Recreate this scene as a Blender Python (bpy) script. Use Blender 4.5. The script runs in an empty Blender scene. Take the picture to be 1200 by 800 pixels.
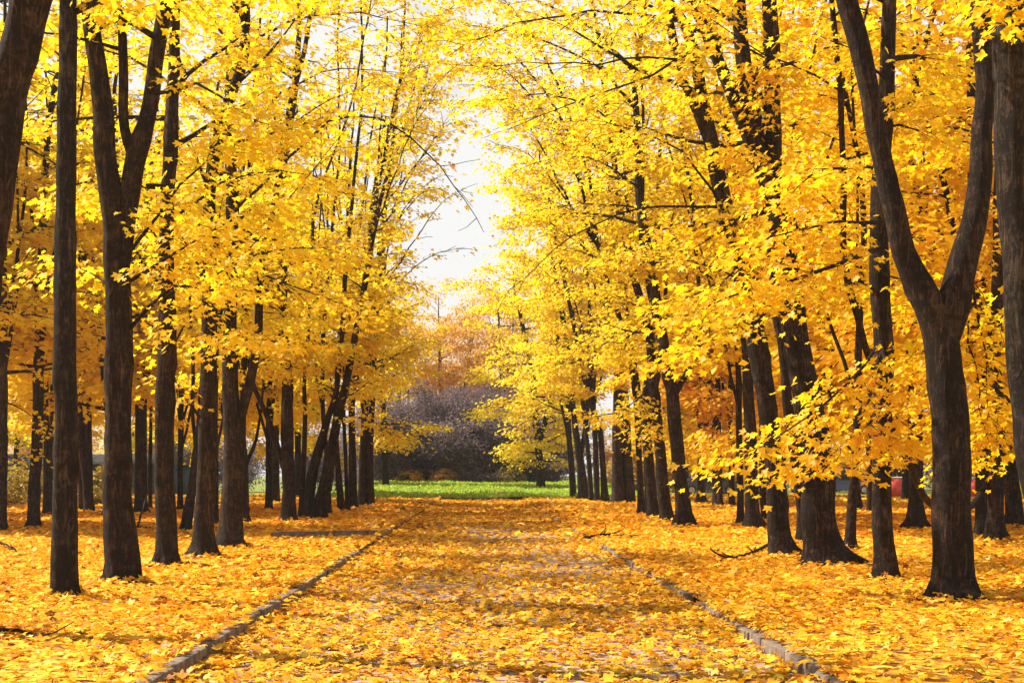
import bpy, math, random
import numpy as np

rng = np.random.default_rng(11)
random.seed(11)
C = bpy.context.scene.collection
F, CX, HY, CAMH = 1667.0, 562.0, 555.0, 1.40     # photo geometry: focal length, vanishing point, eye height
PATH_Z = -0.09

# ---------------------------------------------------------------- helpers
def W(px, py, d):
    return np.array([(px - CX) / F * d, d, CAMH - (py - HY) / F * d])

def depth(py, z=0.0):
    return F * (CAMH - z) / (py - HY)

def mesh_np(name, V, faces, mats, smooth=True, mat_idx=None):
    me = bpy.data.meshes.new(name)
    V = np.asarray(V, dtype=np.float32)
    faces = [np.asarray(f, dtype=np.int32) for f in faces if len(f)]
    nf = sum(len(f) for f in faces)
    loops = np.concatenate([f.ravel() for f in faces])
    tot = np.concatenate([np.full(len(f), f.shape[1], dtype=np.int32) for f in faces])
    start = np.concatenate([[0], np.cumsum(tot)[:-1]]).astype(np.int32)
    me.vertices.add(len(V)); me.vertices.foreach_set("co", V.ravel())
    me.loops.add(len(loops)); me.loops.foreach_set("vertex_index", loops)
    me.polygons.add(nf); me.polygons.foreach_set("loop_start", start)
    if smooth:
        me.polygons.foreach_set("use_smooth", np.ones(nf, dtype=bool))
    for m in (mats if isinstance(mats, (list, tuple)) else [mats]):
        me.materials.append(m)
    if mat_idx is not None:
        me.polygons.foreach_set("material_index", np.asarray(mat_idx, dtype=np.int32))
    me.update(calc_edges=True)
    return me

def link(name, me, parent=None, loc=None):
    o = bpy.data.objects.new(name, me); C.objects.link(o)
    if parent is not None: o.parent = parent
    if loc is not None: o.location = loc
    return o

def tag(o, label=None, cat=None, group=None, kind=None):
    if label: o['label'] = label
    if cat: o['category'] = cat
    if group: o['group'] = group
    if kind: o['kind'] = kind
    return o

def empty(name, loc, label, cat, group=None):
    o = bpy.data.objects.new(name, None); C.objects.link(o)
    o.location = loc; o.empty_display_size = 0.3
    return tag(o, label, cat, group)

def copy_tree(o, parent=None):
    c = o.copy(); C.objects.link(c)
    if parent is not None: c.parent = parent
    for ch in list(o.children): copy_tree(ch, c)
    return c

class MB:
    """collects verts / quads / tris, then one mesh"""
    def __init__(s): s.V = []; s.Q = []; s.T = []; s.n = 0
    def add(s, V, Q=None, T=None):
        if Q is not None and len(Q): s.Q.append(np.asarray(Q, int) + s.n)
        if T is not None and len(T): s.T.append(np.asarray(T, int) + s.n)
        s.V.append(np.asarray(V, float)); s.n += len(V)
    def box(s, c, size, rz=0.0, jit=0.0):
        x, y, z = np.array(size) / 2
        v = np.array([[sx*x, sy*y, sz*z] for sz in (-1, 1) for sx, sy in ((-1,-1),(1,-1),(1,1),(-1,1))], float)
        if jit: v += rng.normal(0, jit, v.shape)
        ca, sa = math.cos(rz), math.sin(rz)
        v = v @ np.array([[ca, sa, 0], [-sa, ca, 0], [0, 0, 1]]) + np.array(c, float)
        s.add(v, [[3,2,1,0],[4,5,6,7],[0,1,5,4],[1,2,6,5],[2,3,7,6],[3,0,4,7]])
    def empty(s): return s.n == 0
    def build(s, name, mats, parent=None, smooth=False, loc=None):
        me = mesh_np(name, np.concatenate(s.V), [np.concatenate(x) for x in (s.Q, s.T) if x], mats, smooth)
        return link(name, me, parent, loc)

def frames(P):
    T = np.gradient(P, axis=0); T /= np.linalg.norm(T, axis=1)[:, None] + 1e-9
    N = np.zeros_like(P)
    a = np.array([1.0, 0, 0]) if abs(T[0, 0]) < .8 else np.array([0, 1.0, 0])
    n = a - T[0] * a.dot(T[0]); N[0] = n / np.linalg.norm(n)
    for i in range(1, len(P)):
        n = N[i-1] - T[i] * N[i-1].dot(T[i]); N[i] = n / (np.linalg.norm(n) + 1e-9)
    return N, np.cross(T, N)

def tube(mb, P, R, seg=6, bark=0.0, flare=0.0, seed=0):
    P = np.asarray(P, float); R = np.asarray(R, float); n = len(P)
    N, B = frames(P)
    th = np.linspace(0, 2*np.pi, seg, endpoint=False)
    rad = np.repeat(R[:, None], seg, 1)
    if bark:
        r = np.random.default_rng(seed)
        s = np.concatenate([[0], np.cumsum(np.linalg.norm(np.diff(P, axis=0), axis=1))])
        m = np.ones((n, seg))
        for k in (2, 3, 4, 6):
            ph = r.uniform(0, 6.28); sp = r.uniform(.25, 1.1)
            m += bark * .6 / k**.5 * np.sin(k*th[None] + ph + np.sin(s*sp + ph)[:, None]*1.4)
        m += bark * .35 * (np.sin(s*4.1 + r.uniform(0, 6)) * np.sin(s*1.7))[:, None]
        for _ in range(int(s[-1] * .8) + 1):                       # swollen collars where limbs once grew
            sc, am, wd = r.uniform(.3, s[-1] + .3), r.uniform(-.03, .09), r.uniform(.06, .22)
            m += am * np.exp(-((s - sc)/wd)**2)[:, None] * (1 + .5*np.cos(th + r.uniform(0, 6.28)))[None]
        for _ in range(int(s[-1] * 1.6) + 1):                     # knots and healed branch scars
            sc, tc, am, wd = r.uniform(.4, s[-1] + .5), r.uniform(0, 6.28), r.uniform(.08, .3), r.uniform(.05, .18)
            dt = np.abs((th - tc + np.pi) % (2*np.pi) - np.pi)
            m += am * np.exp(-((s - sc)/wd)**2)[:, None] * np.exp(-(dt/.65)**2)[None]
        if flare:
            z = np.maximum(P[:, 2], 0)
            ph = r.uniform(0, 6.28); k = r.integers(4, 7)
            lob = .75 + .55*np.cos(k*th + ph) + .3*np.cos((k-2)*th + 2*ph)
            m += flare * (np.exp(-z/.13)[:, None]*.55*np.maximum(lob, .1)[None] + np.exp(-z/.5)[:, None]*.08)
        rad = rad * m
    V = P[:, None] + rad[..., None] * (np.cos(th)[None, :, None]*N[:, None] + np.sin(th)[None, :, None]*B[:, None])
    i = np.arange(n-1)[:, None]*seg; j = np.arange(seg)[None]
    a = i + j; b = i + (j+1) % seg
    Q = np.stack([a, b, b+seg, a+seg], -1).reshape(-1, 4)
    mb.add(V.reshape(-1, 3), Q)

def spline(P, step=0.2):
    """Catmull-Rom through rows of P (any columns; first three are the place)"""
    P = np.asarray(P, float)
    E = np.vstack([2*P[0]-P[1], P, 2*P[-1]-P[-2]])
    out = []
    for i in range(1, len(E)-2):
        k = max(2, int(np.linalg.norm(E[i+1, :3]-E[i, :3]) / step))
        t = np.linspace(0, 1, k, endpoint=False)[:, None]
        p0, p1, p2, p3 = E[i-1], E[i], E[i+1], E[i+2]
        out.append(.5*((2*p1) + (-p0+p2)*t + (2*p0-5*p1+4*p2-p3)*t*t + (-p0+3*p1-3*p2+p3)*t**3))
    out.append(P[-1:])
    return np.concatenate(out)

# ---------------------------------------------------------------- leaves
def outline(spec):
    s = [(a, r) for a, r in spec]
    s = s + [(-a, r) for a, r in reversed(spec) if a not in (0, 180)]
    a = np.radians([x[0] for x in s]); r = np.array([x[1] for x in s])
    return np.stack([np.sin(a)*r, np.cos(a)*r], 1)
LEAF = []
for sp in ([(0, 1.05), (13, .76), (22, .52), (37, .76), (50, .95), (60, .66), (74, .50), (96, .64), (112, .66), (134, .40), (180, .2)],
           [(0, 1.05), (22, .52), (50, .93), (74, .50), (108, .66), (135, .40), (180, .2)],
           [(0, 1.0), (28, .5), (58, .85), (105, .5), (180, .3)]):
    o = outline(sp); k = len(o)
    V2 = np.vstack([[0, 0], o]); Tn = np.array([[0, 1+i, 1+(i+1) % k] for i in range(k)])
    LEAF.append((V2, Tn[:, ::-1]))
LEAF.append((np.array([[0, .95], [.72, .15], [0, -.6], [-.72, .15]]), np.array([[0, 2, 1], [0, 3, 2]])))

def leaf_arrays(pos, tip, nor, size, lod, r, curl=.25):
    n = len(pos); V2, T = LEAF[lod]
    b = tip / (np.linalg.norm(tip, axis=1)[:, None] + 1e-9)
    a = np.cross(b, nor); a /= np.linalg.norm(a, axis=1)[:, None] + 1e-9
    c = np.cross(a, b)
    rr = (V2**2).sum(1)
    cu = r.uniform(-.3, 1, n) * curl
    fo = r.uniform(-.1, .5, n)
    oz = -cu[:, None]*rr[None] + fo[:, None]*np.abs(V2[:, 0])[None]
    asp = r.uniform(.8, 1.1, n)
    V = pos[:, None] + size[:, None, None]*(V2[None, :, :1]*asp[:, None, None]*a[:, None] + V2[None, :, 1:]*b[:, None] + oz[..., None]*c[:, None])
    m = len(V2)
    Fc = (np.arange(n)[:, None, None]*m + T[None]).reshape(-1, 3)
    return V.reshape(-1, 3), Fc

def spray_leaves(S, D, nl, ss, size, r):
    """leaves hung round the twig points S heading D; flat layered sprays as maples have"""
    n = len(S); k = n*nl
    p = np.repeat(S, nl, 0); d = np.repeat(D, nl, 0).copy(); d[:, 2] = 0
    d /= np.linalg.norm(d, axis=1)[:, None] + 1e-6
    side = np.stack([-d[:, 1], d[:, 0], np.zeros(k)], 1)
    u = r.normal(.1, .8, k); v = r.normal(0, .8, k)
    p = p + ss*(u[:, None]*d + v[:, None]*side)
    p[:, 2] += ss*(r.normal(-.08, .26, k) - .1*(u*u+v*v))
    ph = np.arctan2(d[:, 1], d[:, 0]) + np.arctan2(v, u+.6)*.6 + r.normal(0, .5, k)
    dr = r.uniform(.05, 1.25, k)
    tip = np.stack([np.cos(ph), np.sin(ph), -dr], 1)
    nor = np.stack([r.normal(0, .42, k), r.normal(0, .42, k), np.ones(k)], 1)
    nor += .45*np.stack([np.cos(ph), np.sin(ph), np.zeros(k)], 1)
    return p, tip, nor, size*r.uniform(.62, 1.18, k)

# ---------------------------------------------------------------- materials
def new_mat(name):
    m = bpy.data.materials.new(name); m.use_nodes = True
    nt = m.node_tree; nt.nodes.clear()
    return m, nt, nt.nodes, nt.links

def node(ns, t, **kw):
    n = ns.new(t)
    for k, v in kw.items():
        if k in n.inputs: n.inputs[k].default_value = v
        else: setattr(n, k, v)
    return n

def ramp(ns, stops, interp='LINEAR'):
    n = ns.new('ShaderNodeValToRGB'); n.color_ramp.interpolation = interp
    e = n.color_ramp.elements
    while len(e) < len(stops): e.new(.5)
    for x, (p, c) in zip(e, stops): x.position = p; x.color = (*c, 1)
    return n

def leaf_mat(name, stops, trans=.5, tcol=1.0, rough=.5, gloss=.022):
    m, nt, ns, ln = new_mat(name)
    g = ns.new('ShaderNodeNewGeometry')
    r = ramp(ns, stops); ln.new(g.outputs['Random Per Island'], r.inputs[0])
    tc = ns.new('ShaderNodeTexCoord')
    nz = node(ns, 'ShaderNodeTexNoise', Scale=1.1, Detail=2.0); ln.new(tc.outputs['Object'], nz.inputs['Vector'])
    hs = ns.new('ShaderNodeHueSaturation'); ln.new(r.outputs[0], hs.inputs['Color'])
    mr = node(ns, 'ShaderNodeMapRange'); mr.inputs['From Min'].default_value = .3; mr.inputs['From Max'].default_value = .7
    mr.inputs['To Min'].default_value = .490; mr.inputs['To Max'].default_value = .512
    ln.new(nz.outputs['Fac'], mr.inputs['Value']); ln.new(mr.outputs[0], hs.inputs['Hue'])
    di = ns.new('ShaderNodeBsdfDiffuse'); tr = ns.new('ShaderNodeBsdfTranslucent')
    ln.new(hs.outputs[0], di.inputs['Color']); ln.new(hs.outputs[0], tr.inputs['Color'])
    mx = node(ns, 'ShaderNodeMixShader'); mx.inputs[0].default_value = trans
    ln.new(di.outputs[0], mx.inputs[1]); ln.new(tr.outputs[0], mx.inputs[2])
    gl = node(ns, 'ShaderNodeBsdfGlossy', Roughness=rough)
    m2 = node(ns, 'ShaderNodeMixShader'); m2.inputs[0].default_value = gloss
    ln.new(mx.outputs[0], m2.inputs[1]); ln.new(gl.outputs[0], m2.inputs[2])
    out = ns.new('ShaderNodeOutputMaterial'); ln.new(m2.outputs[0], out.inputs[0])
    return m

def bark_mat(name, dark, light, scale=1.0, bump=.7):
    m, nt, ns, ln = new_mat(name)
    tc = ns.new('ShaderNodeTexCoord'); oi = ns.new('ShaderNodeObjectInfo')
    ad = node(ns, 'ShaderNodeVectorMath', operation='ADD')
    ln.new(tc.outputs['Object'], ad.inputs[0]); ln.new(oi.outputs['Random'], ad.inputs[1])
    def nz(sc, detail, rough, dist=0.0):
        mp = node(ns, 'ShaderNodeMapping'); mp.inputs['Scale'].default_value = tuple(x*scale for x in sc)
        ln.new(ad.outputs[0], mp.inputs['Vector'])
        n = node(ns, 'ShaderNodeTexNoise', Scale=1.0, Detail=detail, Roughness=rough, Distortion=dist); ln.new(mp.outputs[0], n.inputs['Vector'])
        return n.outputs['Fac']
    def mth(op, x, y):
        q = node(ns, 'ShaderNodeMath', operation=op)
        for i, v in enumerate((x, y)):
            if isinstance(v, (int, float)): q.inputs[i].default_value = v
            else: ln.new(v, q.inputs[i])
        return q.outputs[0]
    f = nz((14, 14, 2.2), 7, .66, 1.2)                                   # fissures run up the trunk
    ridge = mth('SUBTRACT', 1.0, mth('MULTIPLY', mth('ABSOLUTE', mth('SUBTRACT', f, .5), 0), 4.5))
    plate = nz((11, 11, 20), 5, .72, .5)                               # cross cracks between the plates
    blot = nz((3.5, 3.5, 1.7), 4, .6)
    band = nz((1.2, 1.2, 9), 3, .6)
    h = mth('SUBTRACT', mth('MULTIPLY', plate, .7), mth('MULTIPLY', mth('MAXIMUM', ridge, 0), .55))
    tone = mth('ADD', mth('ADD', h, mth('MULTIPLY', blot, .55)), mth('MULTIPLY', band, .35))
    rp = ramp(ns, [(.33, dark), (1.0, light)]); ln.new(tone, rp.inputs[0])
    lich = ramp(ns, [(.55, (0, 0, 0)), (.75, (1, 1, 1))]); ln.new(nz((5, 5, 4), 6, .7), lich.inputs[0])
    lm = mth('MULTIPLY', lich.outputs[0], .4)
    mx = node(ns, 'ShaderNodeMix', data_type='RGBA'); ln.new(lm, mx.inputs['Factor'])
    ln.new(rp.outputs[0], mx.inputs['A']); mx.inputs['B'].default_value = (light[0], light[1]*1.2, light[2]*1.15, 1)
    p = node(ns, 'ShaderNodeBsdfPrincipled', Roughness=.9); p.inputs['Specular IOR Level'].default_value = .15
    ln.new(mx.outputs['Result'], p.inputs['Base Color'])
    bp = node(ns, 'ShaderNodeBump', Strength=bump, Distance=.05); ln.new(h, bp.inputs['Height']); ln.new(bp.outputs[0], p.inputs['Normal'])
    out = ns.new('ShaderNodeOutputMaterial'); ln.new(p.outputs[0], out.inputs[0])
    return m

def plain_mat(name, col, rough=.6, metal=0.0, noise=.12, scale=6.0, coat=0.0):
    m, nt, ns, ln = new_mat(name)
    tc = ns.new('ShaderNodeTexCoord')
    nz = node(ns, 'ShaderNodeTexNoise', Scale=scale, Detail=5.0); ln.new(tc.outputs['Object'], nz.inputs['Vector'])
    lo = tuple(c*(1-noise*2) for c in col); hi = tuple(min(1, c*(1+noise)) for c in col)
    r = ramp(ns, [(.3, lo), (.7, hi)]); ln.new(nz.outputs['Fac'], r.inputs[0])
    p = node(ns, 'ShaderNodeBsdfPrincipled', Roughness=rough, Metallic=metal); p.inputs['Coat Weight'].default_value = coat
    ln.new(r.outputs[0], p.inputs['Base Color'])
    bp = node(ns, 'ShaderNodeBump', Strength=.25, Distance=.01); ln.new(nz.outputs['Fac'], bp.inputs['Height']); ln.new(bp.outputs[0], p.inputs['Normal'])
    out = ns.new('ShaderNodeOutputMaterial'); ln.new(p.outputs[0], out.inputs[0])
    return m

LEMON = leaf_mat('maple_leaf_lemon', [(0, (.86, .58, .010)), (.35, (.88, .67, .014)), (.8, (.90, .73, .024)), (1, (.80, .69, .04))], .6)
GOLD = leaf_mat('maple_leaf_gold', [(0, (.85, .50, .007)), (.3, (.89, .60, .009)), (.75, (.90, .66, .012)), (1, (.91, .71, .025))], .6)
AMBER = leaf_mat('maple_leaf_amber', [(0, (.80, .44, .010)), (.4, (.87, .54, .010)), (1, (.90, .64, .016))], .58)
TAN = leaf_mat('far_leaf_tan', [(0, (.72, .40, .10)), (.5, (.82, .52, .12)), (1, (.88, .64, .12))], .55, gloss=.0)
MAUVE = leaf_mat('thicket_leaf_mauve', [(0, (.13, .105, .135)), (.5, (.20, .155, .18)), (.9, (.29, .21, .20)), (1, (.40, .27, .14))], .35, gloss=.0)
OLIVE = leaf_mat('bush_leaf_olive', [(0, (.28, .24, .03)), (.5, (.44, .36, .04)), (1, (.62, .46, .06))], .4)
PINE = leaf_mat('hedge_leaf_green', [(0, (.03, .05, .022)), (.6, (.055, .08, .03)), (1, (.12, .12, .04))], .25)
GRASS = leaf_mat('lawn_leaf_green', [(0, (.26, .44, .03)), (.5, (.40, .62, .06)), (.86, (.52, .68, .10)), (.93, (.75, .50, .05)), (1, (.8, .45, .03))], .4)
FALLEN = leaf_mat('fallen_leaf', [(0, (.20, .075, .018)), (.06, (.45, .17, .015)), (.16, (.74, .31, .012)), (.42, (.85, .41, .012)), (.75, (.88, .49, .016)), (.95, (.88, .58, .045)), (1, (.86, .68, .2))], .22, gloss=.03)
BARK = bark_mat('maple_bark', (.014, .010, .008), (.15, .09, .06))
BARK2 = bark_mat('grey_maple_bark', (.015, .012, .010), (.15, .105, .078))
BARKF = bark_mat('far_bark', (.009, .008, .008), (.10, .07, .06), 1.0, .4)

def litter_mat(name, green):
    m, nt, ns, ln = new_mat(name)
    tc = ns.new('ShaderNodeTexCoord')
    vo = node(ns, 'ShaderNodeTexVoronoi', Scale=9.0, Randomness=1.0); ln.new(tc.outputs['Object'], vo.inputs['Vector'])
    sp = ns.new('ShaderNodeSeparateColor'); ln.new(vo.outputs['Color'], sp.inputs[0])
    r = ramp(ns, [(0, (.16, .075, .02)), (.2, (.45, .19, .02)), (.5, (.72, .36, .02)), (.85, (.82, .50, .03)), (1, (.85, .62, .10))]); ln.new(sp.outputs[0], r.inputs[0])
    nz = node(ns, 'ShaderNodeTexNoise', Scale=.35, Detail=5.0, Roughness=.7); ln.new(tc.outputs['Object'], nz.inputs['Vector'])
    sx = ns.new('ShaderNodeSeparateXYZ'); ln.new(tc.outputs['Object'], sx.inputs[0])
    gy = node(ns, 'ShaderNodeMapRange'); gy.inputs['From Min'].default_value = green[0]; gy.inputs['From Max'].default_value = green[1]
    ln.new(sx.outputs['Y'], gy.inputs['Value'])
    ad = node(ns, 'ShaderNodeMath', operation='ADD'); ln.new(nz.outputs['Fac'], ad.inputs[0]); ln.new(gy.outputs[0], ad.inputs[1])
    gr = node(ns, 'ShaderNodeMapRange'); gr.inputs['From Min'].default_value = .95; gr.inputs['From Max'].default_value = 1.25
    ln.new(ad.outputs[0], gr.inputs['Value'])
    mx = node(ns, 'ShaderNodeMix', data_type='RGBA'); ln.new(gr.outputs[0], mx.inputs['Factor']); ln.new(r.outputs[0], mx.inputs['A'])
    mx.inputs['B'].default_value = (.20, .24, .035, 1)
    p = node(ns, 'ShaderNodeBsdfPrincipled', Roughness=.8); p.inputs['Specular IOR Level'].default_value = .2
    ln.new(mx.outputs['Result'], p.inputs['Base Color'])
    bp = node(ns, 'ShaderNodeBump', Strength=.8, Distance=.05); ln.new(vo.outputs['Distance'], bp.inputs['Height']); ln.new(bp.outputs[0], p.inputs['Normal'])
    out = ns.new('ShaderNodeOutputMaterial'); ln.new(p.outputs[0], out.inputs[0])
    return m
LITTER = litter_mat('leaf_litter', (48, 82))

def paver_mat():
    m, nt, ns, ln = new_mat('path_pavers')
    tc = ns.new('ShaderNodeTexCoord')
    br = node(ns, 'ShaderNodeTexBrick', Scale=1.0); br.offset = .5
    br.inputs['Color1'].default_value = (.42, .27, .17, 1); br.inputs['Color2'].default_value = (.33, .22, .16, 1)
    br.inputs['Mortar'].default_value = (.10, .07, .05, 1); br.inputs['Mortar Size'].default_value = .012
    br.inputs['Brick Width'].default_value = .42; br.inputs['Row Height'].default_value = .21; br.inputs['Mortar Smooth'].default_value = .3
    ln.new(tc.outputs['Object'], br.inputs['Vector'])
    nz = node(ns, 'ShaderNodeTexNoise', Scale=5.0, Detail=8.0, Roughness=.7); ln.new(tc.outputs['Object'], nz.inputs['Vector'])
    mx = node(ns, 'ShaderNodeMix', data_type='RGBA', blend_type='OVERLAY'); mx.inputs['Factor'].default_value = .6
    ln.new(br.outputs['Color'], mx.inputs['A']); ln.new(nz.outputs['Color'], mx.inputs['B'])
    hs = node(ns, 'ShaderNodeHueSaturation', Saturation=.85); ln.new(mx.outputs['Result'], hs.inputs['Color'])
    p = node(ns, 'ShaderNodeBsdfPrincipled', Roughness=.75); ln.new(hs.outputs[0], p.inputs['Base Color'])
    bp = node(ns, 'ShaderNodeBump', Strength=.7, Distance=.02, invert=True); ln.new(br.outputs['Fac'], bp.inputs['Height']); ln.new(bp.outputs[0], p.inputs['Normal'])
    out = ns.new('ShaderNodeOutputMaterial'); ln.new(p.outputs[0], out.inputs[0])
    return m
PAVER = paver_mat()
KERB = plain_mat('kerb_concrete', (.19, .145, .11), .9, noise=.3, scale=9)

# ---------------------------------------------------------------- the setting
def sheet(name, x0, x1, y0, y1, z, mat, nx=2, ny=2, amp=0.0, edge=None):
    xs = np.linspace(x0, x1, nx); ys = np.linspace(y0, y1, ny)
    X, Y = np.meshgrid(xs, ys); Z = np.full_like(X, z)
    if amp:
        Z = Z + amp*(np.sin(X*.7+Y*.23) + np.sin(Y*.51-X*.31+1.3) + .6*np.sin(X*1.9+Y*1.3))/2.6
        if edge is not None: Z = z + (Z - z)*np.clip(np.abs(X-edge)/1.2, 0, 1)
    V = np.stack([X, Y, Z], -1).reshape(-1, 3)
    i = np.arange(ny-1)[:, None]*nx + np.arange(nx-1)[None]
    Q = np.stack([i, i+1, i+nx+1, i+nx], -1).reshape(-1, 4)
    return tag(link(name, mesh_np(name, V, [Q], mat)), kind='structure')

GROUND = litter_mat('far_ground', (40, 90))
sheet('ground', -620, 620, -200, 950, -.16, GROUND)
sheet('path', -2.72, 2.50, -30, 79.0, PATH_Z, PAVER)
LK, RK = -2.15, 2.36        # inner faces of the two kerbs
sheet('verge', -70, LK-.08, -30, 105, -.005, LITTER, 80, 140, .05, LK)
sheet('verge', RK+.10, 70, -30, 105, -.005, LITTER, 80, 140, .05, RK)

def kerb_line(pts, wid, top, length, mat, gaps=()):
    mb = MB()
    for (x0, y0), (x1, y1) in zip(pts[:-1], pts[1:]):
        L = math.hypot(x1-x0, y1-y0); n = max(1, int(L/length)); a = math.atan2(y1-y0, x1-x0)
        for i in range(n):
            t = (i+.5)/n; y = y0+(y1-y0)*t
            if any(g0 < y < g1 for g0, g1 in gaps): continue
            mb.box((x0+(x1-x0)*t + rng.normal(0, .012), y, top-.13+rng.normal(0, .010)), (L/n-.018, wid, .26), a + rng.normal(0, .008), .004)
    o = mb.build('kerb', mat); tag(o, kind='structure')
    bv = o.modifiers.new('b', 'BEVEL'); bv.width = .012; bv.segments = 2
    return o
kerb_line([(LK-.06, 2), (LK-.06, 26.2)], .12, .045, 1.0, KERB)
kerb_line([(-4.4, 30.6), (LK-.06, 31.2)], .12, .17, .9, KERB)
kerb_line([(LK-.06, 31.3), (-2.62, 78.6)], .12, .045, 1.0, KERB)
kerb_line([(RK+.07, 2), (RK+.07, 58)], .14, .02, .5, KERB, [(15.6, 16.4), (20, 20.5), (31, 33), (36, 40)])
kerb_line([(-2.5, 79.1), (1.6, 79.3)], .14, .06, 1.0, KERB)

# low green mound closing the vista
def mound():
    nx, ny = 60, 60
    xs = np.linspace(-10, 10.5, nx); ys = np.linspace(79.4, 128, ny)
    X, Y = np.meshgrid(xs, ys)
    Z = .06 + .60*np.clip((Y-79.4)/22, 0, 1)**.8 - .5*np.clip((Y-106)/20, 0, 1) + .05*np.sin(X*1.1+Y*.7) + .05*np.sin(X*.37-Y*.45)
    Z *= np.clip((X+10)/2, 0, 1)*np.clip((10.5-X)/2, 0, 1); Z -= .02
    V = np.stack([X, Y, Z], -1).reshape(-1, 3)
    i = np.arange(ny-1)[:, None]*nx + np.arange(nx-1)[None]
    Q = np.stack([i, i+1, i+nx+1, i+nx], -1).reshape(-1, 4)
    tag(link('lawn', mesh_np('lawn', V, [Q], plain_mat('lawn_soil_green', (.13, .25, .04), .9, noise=.35, scale=2))), kind='structure')
    n = 26000
    px = rng.uniform(-9.6, 10.1, n); py = 79.5 + 28*rng.uniform(0, 1, n)**1.3
    ix = np.clip(((px+10)/20.5*(nx-1)).astype(int), 0, nx-1); iy = np.clip(((py-79.4)/48.6*(ny-1)).astype(int), 0, ny-1)
    lump = .5+.5*np.sin(px*2.3+py)*np.sin(py*1.7-px)
    pos = np.stack([px, py, Z[iy, ix]+rng.uniform(.0, .16, n)*(.4+lump)], 1)
    ph = rng.uniform(0, 6.28, n)
    tip = np.stack([np.cos(ph), np.sin(ph), rng.uniform(-.2, 1.2, n)], 1)
    nor = rng.normal(0, .6, (n, 3)) + [0, 0, 1]
    V, T = leaf_arrays(pos, tip, nor, rng.uniform(.06, .13, n), 3, rng)
    tag(link('grass', mesh_np('grass', V, [T], GRASS, False)), 'bright green low ground cover on the mound at the end of the path', 'grass', kind='stuff')
mound()

# fallen leaves
def noise2(x, y, s):
    r = np.random.default_rng(s); v = np.zeros_like(x)
    for k in range(7):
        f = r.uniform(.25, 1.5); a = r.uniform(0, 6.28)
        v += np.sin(f*(x*math.cos(a)*1.0 + y*math.sin(a)*.6) + r.uniform(0, 6.28)) / (.6+f)
    return v/3

def carpet(name, label, side, bands):
    Vs, Ts, off = [], [], 0
    for y0, y1, dens, size, lod in bands:
        xm = .40*y1 + 1.2
        x0, x1 = {'path': (LK+.03, RK-.03), 'left': (-.36*y1-1.5, LK-.02), 'right': (RK+.02, .40*y1+1.5), 'kerb': (RK-.22, RK+.24), 'edge': (LK-.26, LK+.2)}[side]
        if side == 'path': x0, x1 = max(x0, -.36*y1-1), min(x1, .4*y1+1)
        n = int((x1-x0)*(y1-y0)*dens)
        x = rng.uniform(x0, x1, n); y = rng.uniform(y0, y1, n)
        keep = (x > -.36*y-1.5) & (x < .40*y+1.5)
        if side == 'path':
            nb = noise2(x, y*.8, 5)
            edge = np.minimum(x-LK, RK-x)
            keep &= rng.uniform(0, 1, n) < np.clip(.58 + .55*nb + .5*np.exp(-edge/.35), .12, 1)
        elif side in ('kerb', 'edge'):
            keep &= rng.uniform(0, 1, n) < np.clip(.13 + 1.0*noise2(x*.5, y*2.2, 14), 0, 1)
        else:
            keep &= rng.uniform(0, 1, n) < np.clip(.85 + .5*noise2(x, y, 9), .3, 1)
        x, y = x[keep], y[keep]; n = len(x)
        z = (PATH_Z if side == 'path' else .0) + rng.gamma(1.6, .014, n) + (.0 if side == 'path' else .012 + .02*np.maximum(noise2(x*2.5, y*2.5, 4), 0))
        edge = np.minimum(np.abs(x-LK), np.abs(x-RK))
        if side == 'path': z += .07*np.exp(-edge/.16)*rng.uniform(.2, 1, n)
        elif side == 'edge': z = np.where(x > LK, PATH_Z + .02 + .10*np.exp(-np.abs(x-LK)/.1)*rng.uniform(.3, 1, n), .055 + rng.gamma(1.6, .014, n))
        elif side == 'kerb': z = np.where(x < RK, PATH_Z + .02 + .09*np.exp(-np.abs(x-RK)/.1)*rng.uniform(.3, 1, n), .035 + rng.gamma(1.6, .014, n))
        else: z += .035*np.exp(-edge/.15)*rng.uniform(.3, 1, n)
        ph = rng.uniform(0, 6.28, n); tl = np.abs(rng.normal(0, .34, n))
        tip = np.stack([np.cos(ph), np.sin(ph), rng.normal(0, .22, n)], 1)
        a2 = rng.uniform(0, 6.28, n)
        nor = np.stack([np.cos(a2)*tl, np.sin(a2)*tl, np.ones(n)], 1)
        s = size*np.clip(rng.lognormal(-.12, .3, n), .4, 1.5)
        pos = np.stack([x, y, z + .3*s*np.minimum(tl, .6)], 1)
        V, T = leaf_arrays(pos, tip, nor, s, lod, rng, .65)
        Vs.append(V); Ts.append(T+off); off += len(V)
    tag(link(name, mesh_np(name, np.concatenate(Vs), [np.concatenate(Ts)], FALLEN, False)), label, 'fallen leaves', kind='stuff')
carpet('fallen_leaves', 'yellow maple leaves strewn loosely over the paved path', 'path',
       [(7, 14, 460, .056, 0), (14, 22, 360, .064, 1), (22, 32, 240, .078, 2), (32, 50, 130, .095, 3), (50, 79.6, 80, .12, 3)])
carpet('fallen_leaves', 'yellow leaves drifted against and over the pale kerb right of the path', 'kerb', [(7, 18, 380, .07, 1), (18, 30, 330, .075, 2), (30, 58, 200, .09, 3)])
carpet('fallen_leaves', 'yellow leaves drifted against and over the dark kerb left of the path', 'edge', [(7, 18, 90, .075, 1), (18, 30, 80, .08, 2), (31, 70, 60, .09, 3)])
carpet('fallen_leaves', 'deep carpet of golden leaves under the left row of trunks', 'left',
       [(7, 14, 400, .057, 0), (14, 22, 270, .066, 1), (22, 30, 150, .08, 2), (30, 50, 75, .10, 3), (50, 92, 26, .14, 3)])
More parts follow.
